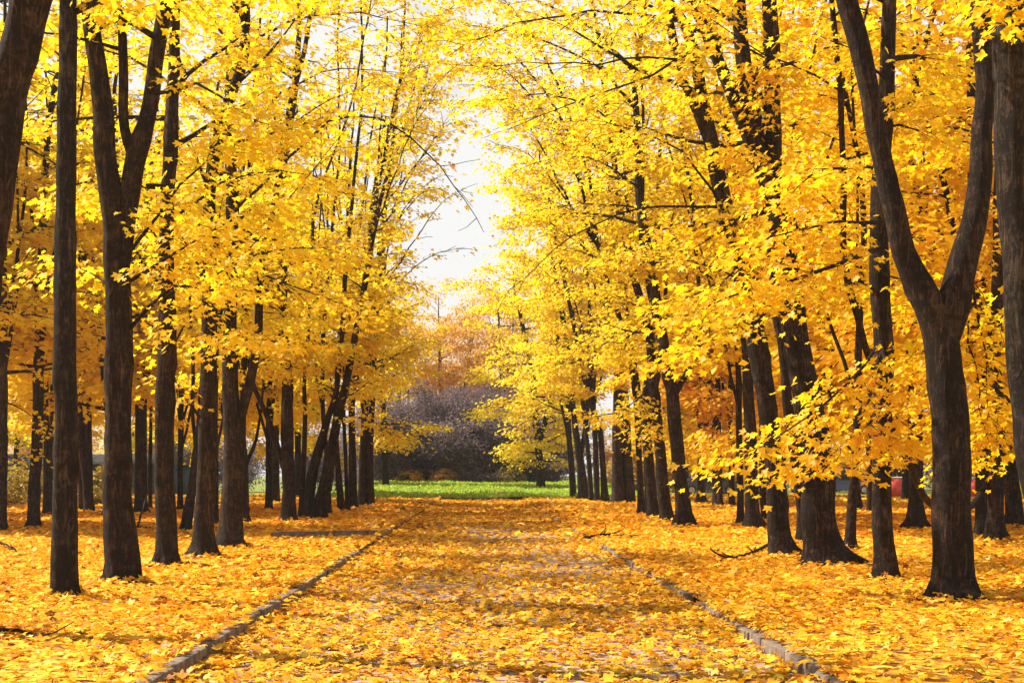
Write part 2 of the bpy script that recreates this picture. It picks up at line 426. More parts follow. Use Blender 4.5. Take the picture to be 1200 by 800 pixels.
carpet('fallen_leaves', 'deep carpet of golden leaves under the right row of trunks', 'right',
       [(7, 14, 400, .057, 0), (14, 22, 270, .066, 1), (22, 30, 150, .08, 2), (30, 50, 75, .10, 3), (50, 92, 26, .14, 3)])

# ---------------------------------------------------------------- trees
class Tree:
    def __init__(s, seed): s.r = np.random.default_rng(seed); s.trunk = MB(); s.br = []; s.S = []; s.D = []; s.stems = []

def grow(t, p0, d0, L, r0, leafy=1.0, droop=0.0, twig=True, seg=5, sep=True, pts=None, tw=.006):
    """one bough with side twigs; leaf sprays are noted along the twigs"""
    r = t.r; mb = MB() if sep else t.trunk
    if pts is None:
        n = max(5, int(L/.38)); st = L/n
        p = np.array(p0, float); d = np.array(d0, float); d /= np.linalg.norm(d)
        P = [p.copy()]
        for i in range(n):
            d = d + r.normal(0, .11, 3) + np.array([0, 0, -droop*(.3+i/n)])
            d /= np.linalg.norm(d); p = p + d*st; P.append(p.copy())
        P = np.array(P)
    else:
        P = spline(pts, .38); n = len(P)-1
        P[1:-1] += r.normal(0, .02, (len(P)-2, 3))
        L = np.linalg.norm(np.diff(P, axis=0), axis=1).sum()
    R = r0*(1 - np.linspace(0, 1, n+1)**.8*.86)
    tube(mb, P, R, seg)
    sd = 1
    for i in range(max(1, int(n*.22)), n+1):
        tt = i/n; d = P[i]-P[i-1]; d /= np.linalg.norm(d)+1e-9
        for _ in range(2 if r.uniform() < .6 else 1):
            sd = -sd
            if r.uniform() > .25 + .75*min(1, leafy*1.4): continue
            a = sd*r.uniform(.5, 1.25); ca, sa = math.cos(a), math.sin(a)
            td = np.array([d[0]*ca-d[1]*sa, d[0]*sa+d[1]*ca, d[2]*.45 + r.uniform(-.28, .18)])
            td /= np.linalg.norm(td)+1e-9
            tl = r.uniform(.4, 1.0)*(1.15-.55*tt)*min(L, 3.2)*.42
            k = 3
            Q = [P[i]]; q = P[i].copy()
            for j in range(k):
                td = td + r.normal(0, .16, 3) + [0, 0, -.06]; td /= np.linalg.norm(td); q = q + td*tl/k; Q.append(q.copy())
            if twig: tube(mb, Q, np.linspace(max(.3*R[i], tw), tw*.5, k+1), 3)
            for j in range(1, k+1):
                if r.uniform() < leafy: t.S.append(Q[j]); t.D.append(td.copy())
        if tt > .5 and r.uniform() < leafy: t.S.append(P[i]); t.D.append(d)
    if sep: t.br.append(mb)
    return P

def extend(t, P, R, H, r_end, wander=.06, up=.25):
    """carry a stem on above the part that was measured"""
    P = list(P); R = list(R); d = P[-1]-P[-2]; d /= np.linalg.norm(d)
    z0, r0 = P[-1][2], R[-1]
    while P[-1][2] < H:
        d = d + t.r.normal(0, wander, 3); d[2] += up*.3; d /= np.linalg.norm(d)
        P.append(P[-1]+d*.5)
        R.append(max(r_end, r0*(1-((P[-1][2]-z0)/max(H-z0, .1)))**.7 if P[-1][2] < H else r_end))
    return np.array(P), np.array(R)

TREES = []; FEET = []
def maple(stems, label, group=None, H=15.0, zmin=3.0, reach=3.2, inward=None, top_in=None, leafy=None, lod=1, nl=8, ss=.26, size=.085,
          mat=None, bark=None, seed=0, spacing=.42, boughs=(), d=None, sep=False, forks=0, flare=1.0, updir=.55, zthin=None, thin=.08,  category='tree', name='maple_tree', seg=None, front=None):
    """stems: lists of (px, py, width_px[, extra depth]) measured on the photo at the depth of the foot"""
    mat = mat or LEMON; bark = bark or BARK
    bx, by = stems[0][0][0], stems[0][0][1]
    d = d or depth(by)
    base = W(bx, by, d); base[2] = 0
    t = Tree(seed*17+3)
    seg = seg or (22 if d < 25 else 14 if d < 45 else 9)
    for si, st in enumerate(stems):
        A = []
        for q in st:
            dd = d + (q[3] if len(q) > 3 else 0)
            A.append([*W(q[0], q[1], dd), q[2]*.445/F*d])
        A = np.array(A)
        if si == 0:
            A = np.vstack([[A[0, 0], A[0, 1], -.25, A[0, 3]], A]) if A[0, 2] > -.2 else A
            A[0, 2] = -.2
        A = spline(A, .14 if d < 25 else .3)
        Pn, Rn = A[:, :3], A[:, 3]
        Pn, Rn = extend(t, Pn, Rn, H*t.r.uniform(.88, 1.05), .03)
        Pn = Pn - base
        if d < 45:                                           # the stem is never dead straight
            sl = np.concatenate([[0], np.cumsum(np.linalg.norm(np.diff(Pn, axis=0), axis=1))])
            for ax in (0, 1):
                for wl, am in ((2.6, .10), (1.1, .045), (.55, .025)):
                    Pn[:, ax] += am*Rn*np.sin(sl/wl*6.28/1.3 + t.r.uniform(0, 6.28))*np.clip(sl/.8, 0, 1)
        tube(t.trunk, Pn, Rn, seg, .068, flare if si == 0 else 0, seed*31+si)
        t.stems.append((Pn, Rn))
    for k in range(forks if len(stems) == 1 or d > 50 else max(0, forks-1)):
        P0, R0 = t.stems[0]; i = int(len(P0)*t.r.uniform(.2, .5)); a = t.r.uniform(0, 6.28)
        q = P0[i]; dr = np.array([math.cos(a)*.26, math.sin(a)*.26, 1.0])
        Pn, Rn = extend(t, np.array([q, q+dr*.4]), np.array([R0[i]*.6, R0[i]*.5]), H*t.r.uniform(.7, .95), .025, .05, .2)
        tube(t.trunk, Pn, Rn, max(6, seg//2), .04, 0, seed*31+9+k); t.stems.append((Pn, Rn))
    inward = reach if inward is None else inward
    zthin = zthin or 1.6 + .333*d
    leafy = leafy or (.9 if lod < 2 else .74)
    front = front or (1.0 if lod < 2 else .6)
    tw = .006*max(1, d/20)
    top_in = inward if top_in is None else top_in
    sgn = -1.0 if base[0] > 0 else 1.0                      # towards the path
    ang = t.r.uniform(0, 6.28)
    for si, (Pn, Rn) in enumerate(t.stems):
        z = zmin + t.r.uniform(0, .4); sp = spacing*(1 if si == 0 else 1.25)*len(t.stems)**.5
        while z < Pn[-1, 2]-.3:
            i = int(np.argmin(np.abs(Pn[:, 2]-z)))
            ang += 2.4 + t.r.normal(0, .35)
            ca, sa = math.cos(ang), math.sin(ang)
            f = (z-zmin)/max(Pn[-1, 2]-zmin, 1)
            rc = reach*(1.0-.45*f) if f > .35 else reach*(.72+.37*f/.35*.8)
            rin = inward + (top_in-inward)*min(1, f*1.5)
            w = max(0, ca*sgn); L = (rc*(1-w)+rin*w)*t.r.uniform(.65, 1.1)
            if sa < 0: L *= front
            if zthin and z > zthin: L *= 1.1
            u = updir*t.r.uniform(.4, 1.5)*(.6+.8*f)
            if t.r.uniform() < .18: u = -.1
            lf = leafy*(thin if (zthin and z > zthin) else 1)
            grow(t, Pn[i], (ca, sa, u), L, min(max(Rn[i]*.5, .014), .065), lf, .05, lod <= 1 or d < 70, 5 if d < 45 else 4, sep and z < 1.4+.35*d, tw=tw)
            z += sp*t.r.uniform(.6, 1.4)
    for bg in boughs:                                        # boughs measured on the photo: ((px,py,depth)...), radius m, leafiness
        pts = np.array([W(*q) for q in bg[0]]) - base
        grow(t, None, None, 0, bg[1]*(1 if d < 30 else 1.3), bg[2], sep=sep, pts=pts, tw=tw)
    e = empty(name, base, label, category, group)
    t.trunk.build('trunk', bark, e, True)
    for mb in t.br: mb.build('branch', bark, e, True)
    S, D = np.array(t.S), np.array(t.D)
    p, tip, nor, sz = spray_leaves(S, D, nl, ss, size, t.r)
    V, T = leaf_arrays(p, tip, nor, sz, lod, t.r)
    link('crown', mesh_np('crown', V, [T], mat, False), e)
    TREES.append((label, len(p), d)); FEET.append((base[0], base[1], stems[0][0][2]/2/F*d))
    return e

GL, GR = 'maples lining the left side of the path', 'maples lining the right side of the path'
NEAR = dict(lod=0, sep=True, size=.08, nl=12, ss=.27)
NEAR1 = dict(lod=1, sep=True, size=.084, nl=10, ss=.27)
MID = dict(lod=2, size=.102, nl=10, ss=.3, forks=2)
FAR = dict(lod=3, size=.13, nl=9, ss=.36, forks=3)
# ---- left row, front to back
maple([[(-66, 745, 60), (-58, 650, 56), (-46, 520, 54), (-30, 390, 52), (-14, 290, 50), (-2, 200, 50), (10, 110, 50), (30, 20, 49), (48, -40, 46)]],
      'dark maple curving in at the upper left corner, its foot outside the photo', GL, seed=1, d=12.4, H=13, zmin=5.6, reach=3.0, leafy=.6, spacing=.7, **NEAR)
maple([[(75, 703, 35), (76, 660, 34), (77, 600, 33), (77, 500, 31), (76, 430, 30), (76, 350, 29), (77, 280, 27), (77, 190, 26), (78, 100, 25), (80, 0, 23)]],
      'slim unforked grey-brown maple with knobbly bark, frontmost whole trunk left of the path', GL, seed=2, H=14, zmin=6.4, reach=3.0, inward=2.2, spacing=.7, bark=BARK2, flare=.5, **NEAR)
maple([[(143, 685, 40), (142, 640, 39), (140, 590, 37), (138, 500, 33), (137, 400, 34), (138, 330, 33), (135, 260, 31), (125, 190, 29), (118, 120, 27), (110, 50, 24), (102, -10, 20)],
       [(140, 330, 22), (150, 250, 26), (160, 180, 25), (174, 130, 20), (184, 60, 20), (196, -5, 17)], [(158, 190, 15), (146, 150, 13), (144, 90, 12), (142, 30, 11), (134, -10, 9)]],
      'broad-footed maple whose trunk forks into a V high up, beside the slim knobbly one', GL, seed=3, H=15, zmin=6.6, reach=3.0, spacing=.7,
      boughs=[([(150, 330, 17.8), (200, 300, 17.4), (250, 270, 17.0), (300, 250, 16.8)], .03, 1.0), ([(148, 300, 17.8), (185, 250, 17.6), (240, 190, 17.4), (290, 160, 17.3)], .03, 1.0),
              ([(180, 110, 17.9), (230, 100, 17.6), (280, 130, 17.5), (330, 150, 17.3)], .03, 1.0), ([(152, 385, 17.9), (190, 345, 18.0), (225, 335, 18.2), (280, 300, 18.4), (330, 245, 18.6)], .03, .5),
              ([(140, 350, 17.9), (110, 320, 18.6), (60, 300, 19.4)], .02, .7)], **NEAR)
maple([[(194, 665, 32), (194, 630, 28), (193, 540, 26), (194, 450, 24), (195, 380, 22), (195, 300, 20), (198, 220, 19), (200, 150, 18), (203, 80, 16), (206, -5, 14)]],
      'straight dark maple standing just behind the broad-footed V-forked one', GL, seed=4, H=15, zmin=5.2, reach=2.8, spacing=.6,
      boughs=[([(195, 345, 20.8), (240, 320, 20.2), (290, 280, 19.6), (340, 230, 19.2), (390, 170, 19)], .03, .75), ([(195, 430, 20.8), (215, 380, 20.4), (240, 350, 20), (280, 340, 19.4)], .022, 1.0),
              ([(195, 300, 20.8), (160, 250, 20.3), (110, 230, 20)], .022, .7), ([(196, 260, 20.8), (260, 215, 20.4), (330, 200, 19.8), (390, 215, 19.3)], .026, 1.0)], **NEAR1)
maple([[(238, 654, 32), (240, 610, 25), (241, 540, 23), (243, 480, 21), (245, 420, 20), (246, 350, 19), (245, 290, 18), (246, 220, 16), (262, 140, 14), (284, 70, 13), (288, -10, 11)]],
      'maple tilting slightly pathwards, with a bare side branch slanting up on its outer side', GL, seed=5, H=15, zmin=4.6, reach=2.9, spacing=.5,
      boughs=[([(235, 490, 23), (215, 460, 23), (195, 425, 23.2), (170, 390, 23.5)], .03, .5), ([(244, 330, 23), (300, 300, 22.5), (350, 290, 22), (410, 300, 21.5)], .028, 1.0), ([(244, 420, 23), (270, 400, 22), (300, 390, 21)], .02, 1.0)], **NEAR1)
maple([[(270, 642, 36), (272, 610, 29), (272, 540, 25), (271, 480, 24), (270, 420, 19), (270, 350, 18), (271, 280, 17), (273, 220, 16), (268, 140, 13), (272, 50, 11), (280, -10, 9)],
       [(276, 510, 15), (286, 470, 14), (296, 432, 12), (303, 390, 11), (304, 340, 10), (310, 295, 9), (322, 235, 8), (335, 150, 7)]],
      'maple with a thick crooked limb rising from low on the path side of its trunk', GL, seed=6, H=16, zmin=4.6, reach=2.8, spacing=.5,
      boughs=[([(271, 250, 26.5), (320, 200, 26), (385, 145, 25.4), (440, 140, 25), (500, 178, 24.7), (545, 235, 24.4), (567, 272, 24.3)], .035, .22),
              ([(272, 60, 26.5), (340, 25, 26), (420, 15, 25.5), (490, 30, 25)], .035, .8), ([(271, 170, 26.5), (330, 110, 26), (400, 80, 25.5), (470, 90, 25)], .03, .8), ([(271, 310, 26.5), (330, 330, 26), (385, 350, 25.5), (430, 370, 25)], .03, 1.0), ([(271, 390, 26.5), (320, 400, 26), (360, 400, 25.5)], .025, .9)], **NEAR1)
maple([[(338, 611, 19), (338, 560, 17), (337, 500, 16), (336, 440, 15), (332, 380, 14), (330, 300, 14), (329, 240, 13), (333, 180, 11), (345, 110, 9), (350, 40, 7)],
       [(333, 548, 9), (322, 515, 8), (313, 488, 7), (300, 458, 6), (292, 430, 5), (285, 370, 4)]],
      'upright maple with one thin limb slanting out low, away from the path', GL, zthin=9.5, thin=.5, front=.35, seed=7, H=17, zmin=4.2, reach=3.0, inward=2.5, spacing=.45, **MID)
maple([[(372, 608, 22), (380, 570, 17), (388, 530, 15), (396, 490, 12), (405, 450, 10), (415, 400, 9), (428, 330, 8), (440, 260, 7), (455, 200, 5)],
       [(360, 606, 17), (366, 560, 13), (375, 520, 11), (384, 490, 9), (395, 455, 7), (400, 400, 6), (405, 320, 6), (412, 240, 5), (420, 160, 4)],
       [(352, 608, 8), (355, 560, 7), (357, 500, 6), (357, 440, 5), (362, 380, 5), (366, 300, 4)]],
      'clump-stemmed maple whose twin trunks lean strongly towards the path from one foot', GL, zthin=9.5, thin=.5, front=.35, seed=8, H=18, zmin=3.6, reach=2.8, inward=2.4, spacing=.5,
      boughs=[([(440, 250, 43), (455, 150, 42.5), (480, 70, 42), (520, 10, 41.5)], .04, 1.0), ([(435, 290, 43), (460, 210, 42.5), (490, 140, 42), (515, 110, 41.5)], .035, .8), ([(448, 200, 43), (470, 90, 42.5), (500, 30, 42), (555, -5, 41)], .04, 1.0), ([(396, 490, 43.6), (420, 490, 43.2), (445, 500, 43), (462, 515, 42.8)], .03, 1.0), ([(400, 470, 43.6), (430, 450, 43), (460, 445, 42.6)], .03, 1.0)], **MID)
maple([[(400, 599, 10), (397, 560, 8), (394, 520, 7), (393, 470, 6), (398, 400, 6), (405, 300, 5), (410, 200, 4)]],
      'thin maple wedged between the leaning twin trunks and the straight pair near the lawn', GL, zthin=9.5, thin=.5, seed=9, H=17, zmin=4.5, reach=2.6, inward=2.0, spacing=.6, **MID)
maple([[(413, 595, 12), (413, 540, 10), (412, 480, 9), (414, 420, 8), (425, 330, 7), (435, 250, 6), (450, 150, 5)]],
      'straight single maple immediately before the last thick trunk of the left row', GL, zthin=9.5, thin=.5, seed=10, H=18, zmin=4.5, reach=2.6, inward=2.1, spacing=.6, **FAR)
maple([[(424, 592, 12), (425, 540, 10), (428, 480, 9), (432, 420, 8), (440, 340, 7), (446, 280, 6), (455, 220, 5), (475, 140, 4)],
       [(434, 591, 12), (433, 540, 9), (436, 470, 8), (440, 400, 7), (447, 330, 6), (452, 240, 5), (462, 150, 4), (470, 80, 3)]],
      'double-stemmed maple ending the left row beside the green lawn', GL, zthin=9.5, thin=.5, seed=11, H=21, zmin=4.6, reach=2.8, inward=2.9, leafy=.6, spacing=.36, updir=1.0,
      boughs=[([(446, 300, 63), (470, 250, 62.5), (500, 215, 62), (520, 205, 62)], .04, .25), ([(440, 380, 63), (470, 330, 63), (505, 300, 62.5), (545, 290, 62)], .04, .12), ([(455, 210, 63), (480, 150, 63), (500, 90, 63), (505, 30, 63)], .045, .8), ([(450, 240, 63), (490, 190, 62), (520, 150, 61), (552, 140, 60)], .04, .7), ([(452, 220, 63), (490, 130, 62), (530, 80, 61), (565, 70, 60)], .045, .9), ([(446, 290, 63), (480, 240, 62), (505, 220, 61), (520, 225, 60)], .04, .6),
              ([(440, 350, 63), (480, 290, 63), (520, 235, 63), (560, 215, 63)], .04, .1), ([(447, 270, 63), (490, 190, 63), (530, 130, 63)], .04, .2)], **FAR)
maple([[(386, 603, 7), (383, 540, 6), (378, 470, 6), (380, 380, 5), (388, 280, 4), (398, 180, 3)]], 'whip-thin maple close behind the leaning twin trunks', GL, zthin=9.5, thin=.5, seed=25, H=17, zmin=5.5, reach=2.4, inward=2.0, **MID)
maple([[(407, 598, 6), (405, 540, 5), (403, 470, 5), (410, 380, 4), (420, 280, 4), (432, 180, 3)]], 'whip-thin maple between two straight ones near the lawn, leaning out above', GL, zthin=9.5, thin=.5, seed=26, H=18, zmin=5.5, reach=2.4, inward=2.0, **FAR)
# trunks between and behind the left row
GB = 'maples scattered behind the left row'
maple([[(217, 624, 14), (224, 580, 12), (232, 520, 11), (238, 450, 10), (244, 380, 9), (250, 300, 8)]], 'slanting pale-lit maple whose foot shows left of the maple with the bare side branch', GB, zthin=8.5, thin=.3, seed=12, H=14, zmin=4.4, reach=2.6, **MID)
maple([[(252, 616, 9), (252, 560, 8), (252, 480, 8), (253, 400, 7), (255, 300, 6)]], 'narrow maple glimpsed in the slit beside the crooked-limbed maple', GB, zthin=8.5, thin=.3, seed=13, H=14, zmin=4.2, reach=2.6, **MID)
maple([[(287, 613, 11), (285, 560, 9), (284, 500, 9), (286, 430, 8), (290, 330, 7)]], 'shaded maple half hidden behind the crooked-limbed trunk', GB, zthin=8.5, thin=.3, seed=14, H=15, zmin=4.0, reach=2.6, **MID)
maple([[(1, 623, 15), (2, 560, 14), (3, 480, 13), (2, 400, 12), (4, 250, 10), (6, 100, 8)]], 'dark maple cut by the left photo edge at mid height', GB, zthin=8.5, thin=.3, seed=15, H=15, zmin=3.8, reach=3.2,
      boughs=[([(3, 535, 34.3), (20, 538, 34), (36, 532, 33.8)], .02, .2), ([(3, 470, 34.3), (30, 480, 34), (55, 500, 33.8)], .02, .5)], **MID)
maple([[(40, 620, 16), (41, 560, 15), (44, 480, 14), (47, 400, 13), (49, 340, 12), (52, 200, 9)]], 'dark maple seen through the gap left of the slim knobbly trunk', GB, zthin=8.5, thin=.3, seed=16, H=15, zmin=4.0, reach=3.2, **MID)
maple([[(54, 604, 9), (54, 560, 7), (54, 500, 7), (54, 420, 6), (56, 300, 5)], [(59, 604, 6), (59, 540, 5), (61, 460, 5), (66, 350, 4)]], 'rough-barked twin-stemmed maple half behind the slim knobbly trunk', GB, zthin=8.5, thin=.3, seed=17, H=15, zmin=4.2, reach=3.2, bark=BARK2, **FAR)
maple([[(105, 600, 13), (101, 560, 12), (96, 520, 11), (91, 470, 10), (86, 420, 9), (80, 330, 8)]], 'stout maple slanting outward between the slim knobbly trunk and the broad-footed one', GB, zthin=8.5, thin=.3, seed=18, H=15, zmin=4.2, reach=3.4, **FAR)
maple([[(95, 599, 6), (94, 550, 6), (92, 500, 6), (95, 400, 5)]], 'pole-thin maple close behind the stout outward-slanting one', GB, zthin=8.5, thin=.3, seed=19, H=14, zmin=4.5, reach=2.6, **FAR)
maple([[(165, 602, 17), (165, 560, 16), (165, 500, 15), (166, 420, 14), (168, 300, 11)]], 'thick bluish-shadowed maple in the gap right of the broad-footed trunk', GB, zthin=8.5, thin=.3, seed=20, H=16, zmin=4.6, reach=3.4, **FAR)
maple([[(176, 596, 5), (176, 540, 5), (177, 480, 4), (178, 380, 4)]], 'lit pole-thin maple just right of the thick bluish-shadowed one', GB, zthin=8.5, thin=.3, seed=21, H=13, zmin=4.4, reach=2.2, **FAR)
maple([[(211, 598, 8), (211, 550, 7), (212, 490, 7), (213, 400, 6)]], 'slender dark maple visible right of the straight dark trunk', GB, zthin=8.5, thin=.3, seed=22, H=15, zmin=4.6, reach=3.0, **FAR)
maple([[(288, 600, 8), (288, 560, 7), (287, 535, 7), (284, 490, 5), (282, 420, 4)], [(288, 545, 5), (294, 530, 5), (300, 515, 4), (306, 480, 3)]], 'small Y-forked maple standing on thin grass behind the crooked-limbed maple', GB, zthin=8.5, thin=.3, seed=23, H=13, zmin=4.2, reach=2.6, leafy=.6, **FAR)
maple([[(315, 598, 10), (315, 560, 9), (315, 500, 8), (316, 430, 7), (318, 330, 6)]], 'straight maple alone on thin grass, left of the upright maple with one low limb', GB, zthin=8.5, thin=.3, seed=24, H=15, zmin=4.4, reach=2.8, leafy=.7, **FAR)

# ---- right row, front to back
maple([[(1282, 738, 64), (1262, 690, 58), (1238, 620, 54), (1218, 540, 52), (1206, 450, 51), (1199, 350, 52), (1194, 250, 52), (1190, 150, 50), (1187, 60, 48), (1186, -30, 44)]],
      'grey-brown maple cut by the right photo edge, its foot out of frame', GR, seed=31, d=12.9, H=13, zmin=6.6, reach=3.0, spacing=.8, mat=GOLD, bark=BARK2,
      boughs=[([(1192, 60, 12.9), (1185, 20, 12.4), (1180, 0, 12.1)], .02, .8)], **NEAR)
maple([[(1121, 705, 56), (1119, 660, 48), (1116, 600, 47), (1113, 540, 47), (1110, 470, 48), (1107, 420, 47), (1098, 375, 42), (1080, 335, 36), (1061, 295, 30), (1046, 240, 27), (1034, 195, 26), (1022, 130, 26), (1011, 70, 27), (996, 5, 28), (985, -40, 26)],
       [(1106, 400, 36), (1116, 365, 40), (1126, 310, 36), (1141, 250, 31), (1149, 200, 29), (1152, 150, 26), (1157, 100, 26), (1154, 50, 27), (1150, 0, 28), (1146, -40, 26)]],
      'large brown maple forking into a wide U, frontmost whole trunk right of the path', GR, seed=32, H=14, zmin=6.8, reach=3.2, spacing=.8, mat=GOLD,
      boughs=[([(1132, 300, 15.4), (1150, 380, 16.4), (1158, 450, 17.2), (1152, 510, 18)], .022, 1.0), ([(1128, 320, 15.4), (1140, 400, 16.6), (1150, 480, 17.5), (1162, 530, 18.2)], .02, 1.0)], **NEAR)
maple([[(1037, 682, 32), (1036, 650, 26), (1035, 600, 25), (1035, 540, 24), (1035, 450, 24), (1032, 350, 25), (1032, 240, 24), (1036, 150, 22), (1040, 70, 20), (1043, -10, 18)]],
      'straight blackish maple with stubby root knuckles, left of the wide U-forked one', GR, seed=33, H=15, zmin=5.6, reach=3.0, spacing=.6, mat=GOLD, flare=.7,
      leafy=.7, front=.6, boughs=[([(1030, 290, 18), (980, 310, 17.3), (920, 330, 16.9), (850, 350, 16.6), (805, 370, 16.4)], .035, 1.0), ([(1032, 290, 18), (990, 310, 17.4), (940, 325, 17), (880, 340, 16.7)], .03, .8),
              ([(1033, 400, 18), (985, 460, 17.2), (925, 505, 16.7), (862, 535, 16.4)], .026, .9), ([(1033, 410, 18), (1020, 470, 17.2), (1000, 510, 16.7), (968, 540, 16.4)], .022, .9),
              ([(1033, 400, 18), (1040, 450, 17.2), (1048, 490, 16.8), (1054, 515, 16.6)], .02, 1.0),
              ([(1032, 260, 18), (980, 260, 17.4), (930, 270, 17.0), (880, 290, 16.8)], .03, 1.0), ([(1034, 200, 18), (990, 195, 17.4), (950, 205, 17.1), (925, 230, 16.9)], .03, 1.0),
              ([(1032, 320, 18), (1060, 330, 18.6), (1085, 350, 19.3)], .02, .9), ([(1034, 150, 18), (1070, 150, 18.5), (1110, 170, 19)], .022, .9), ([(1036, 90, 18), (1000, 60, 17.6), (955, 40, 17.3)], .022, .9)], **NEAR)
maple([[(968, 662, 56), (963, 630, 46), (958, 590, 42), (954, 540, 41), (946, 470, 38), (935, 400, 34), (925, 330, 31), (912, 250, 27), (893, 190, 24), (880, 120, 22), (868, 50, 19), (864, -10, 17)],
       [(918, 300, 22), (908, 230, 22), (905, 140, 21), (905, 60, 21), (902, -10, 19)], [(895, 200, 18), (872, 150, 17), (850, 90, 16), (825, 30, 15), (800, -10, 13)]],
      'very thick ridged maple with sweeping roots, leaning over the path and many-stemmed above', GR, seed=34, H=16, zmin=5.4, reach=3.2, spacing=.6, mat=GOLD, leafy=.7, front=.4, flare=1.1,
      boughs=[([(925, 340, 21), (880, 380, 20.4), (830, 400, 20), (790, 420, 19.8)], .03, 1.0)], **NEAR1)
maple([[(918, 652, 34), (914, 630, 28), (908, 560, 25), (902, 500, 25), (893, 430, 25), (884, 380, 25), (870, 310, 24), (851, 245, 22), (838, 185, 21), (826, 130, 17), (812, 60, 15), (800, 25, 13), (772, -15, 10)],
       [(838, 190, 12), (822, 145, 11), (800, 90, 10), (785, 20, 9), (780, -20, 8)]],
      'dark maple leaning pathwards in a long slant, just beyond the very thick ridged trunk', GR, seed=35, H=16, zmin=5.6, reach=3.2, spacing=.6, leafy=.7, front=.4,
      boughs=[([(845, 242, 23.5), (800, 240, 23), (755, 245, 22.6), (700, 260, 22.2), (650, 295, 21.9), (610, 330, 21.7)], .028, .25), ([(803, 70, 23.5), (760, 66, 23), (700, 75, 22.6), (640, 74, 22.2), (560, 78, 21.8)], .025, .15), ([(800, 25, 23.5), (720, 15, 23), (640, 20, 22.6), (570, 40, 22.3), (520, 70, 22)], .035, .75), ([(812, 60, 23.5), (740, 100, 23), (670, 120, 22.6), (600, 150, 22.3)], .03, .6),
              ([(870, 310, 23.5), (830, 340, 23), (790, 350, 22.5)], .022, 1.0), ([(850, 250, 23.5), (800, 180, 23), (740, 150, 22.4), (690, 140, 22)], .028, .9)], **NEAR1)
maple([[(941, 638, 15), (939, 600, 13), (934, 560, 13), (926, 490, 13), (918, 420, 12), (908, 350, 11), (902, 280, 9), (900, 200, 8), (902, 110, 7)]],
      'thin brown maple slanting between the very thick ridged trunk and the long-slanting one', GR, seed=36, H=15, zmin=5.4, reach=2.6, mat=GOLD, leafy=.7, front=.5, **MID)
maple([[(884, 620, 21), (881, 580, 16), (879, 520, 16), (877, 440, 15), (874, 380, 14), (868, 300, 13), (860, 200, 11), (848, 90, 9)]],
      'upright maple with a reddish lit edge, close behind the long-slanting maple', GR, seed=37, H=17, zmin=4.8, reach=3.2, front=.6, **MID)
maple([[(868, 616, 9), (867, 560, 8), (866, 480, 8), (864, 400, 7), (862, 300, 6)]], 'thin maple touching the path side of the reddish-edged upright one', GR, seed=38, H=15, zmin=4.6, reach=2.6, **MID)
maple([[(802, 617, 24), (799, 580, 18), (796, 540, 17), (790, 490, 17), (784, 440, 15), (775, 385, 14), (765, 330, 13), (757, 280, 12), (750, 230, 11), (748, 180, 10), (745, 120, 8)],
       [(791, 462, 8), (803, 440, 8), (815, 415, 7), (820, 370, 6), (818, 310, 5)]],
      'maple with a bent side limb, frontmost of the close bundle of leaning trunks', GR, seed=39, leafy=.64, front=.3, H=18, zmin=5.2, reach=3.2, inward=3.6, top_in=5.0, spacing=.4,
      boughs=[([(746, 130, 36.5), (700, 80, 35.8), (630, 45, 35), (545, 30, 34)], .04, 1.0), ([(746, 90, 36.5), (690, 30, 35.5), (610, -5, 34.5), (520, -15, 33.5)], .04, 1.0), ([(748, 170, 36.5), (700, 130, 36), (640, 110, 35.2), (575, 118, 34.6)], .035, 1.0),
              ([(750, 220, 36.5), (705, 190, 36), (650, 185, 35.4), (605, 200, 35)], .03, 1.0)], **MID)
maple([[(782, 611, 17), (775, 550, 14), (769, 480, 13), (764, 430, 12), (759, 380, 11), (745, 330, 10), (735, 290, 9), (725, 230, 8), (718, 170, 7)]],
      'dark leaning maple, second trunk in the close bundle near the lawn', GR, seed=40, leafy=.64, front=.3, H=17, zmin=5.2, reach=3.0, inward=3.4, top_in=4.2, spacing=.5,
      boughs=[([(766, 445, 40), (750, 465, 39), (730, 480, 38), (705, 488, 37)], .03, 1.0), ([(768, 470, 40), (765, 500, 39), (760, 515, 38)], .02, .9)], **MID)
maple([[(766, 606, 15), (762, 560, 13), (757, 500, 11), (757, 455, 10), (763, 430, 9), (768, 380, 8), (770, 300, 7), (772, 220, 6)]],
      'kinked maple, third trunk in the close bundle near the lawn', GR, seed=41, leafy=.64, front=.3, H=17, zmin=5.2, reach=3.0, inward=3.3, top_in=4.2, spacing=.55, **MID)
maple([[(752, 603, 10), (749, 540, 8), (745, 470, 7), (735, 400, 7), (715, 340, 6), (700, 280, 5), (690, 200, 4)]],
      'thin maple curving far over the path, last of the close bundle', GR, seed=42, leafy=.64, front=.3, H=17, zmin=5.2, reach=2.8, inward=3.2, top_in=5.0, spacing=.55,
      boughs=[([(702, 290, 46), (668, 240, 46), (628, 160, 46), (590, 110, 46), (560, 100, 46)], .05, .5), ([(700, 280, 46), (660, 230, 45.5), (620, 180, 45), (585, 170, 45)], .04, .8), ([(705, 310, 46), (670, 280, 45.5), (630, 255, 45), (598, 260, 45)], .035, .7), ([(690, 210, 46), (650, 90, 46), (600, 10, 46), (560, -20, 46)], .06, .9), ([(698, 270, 46), (660, 170, 46), (610, 100, 46), (550, 60, 46)], .05, 1.0), ([(690, 200, 46), (640, 110, 46), (580, 50, 46), (500, 25, 46)], .05, 1.0), ([(700, 280, 46), (660, 240, 45.5), (615, 230, 45)], .03, 1.0)], **MID)
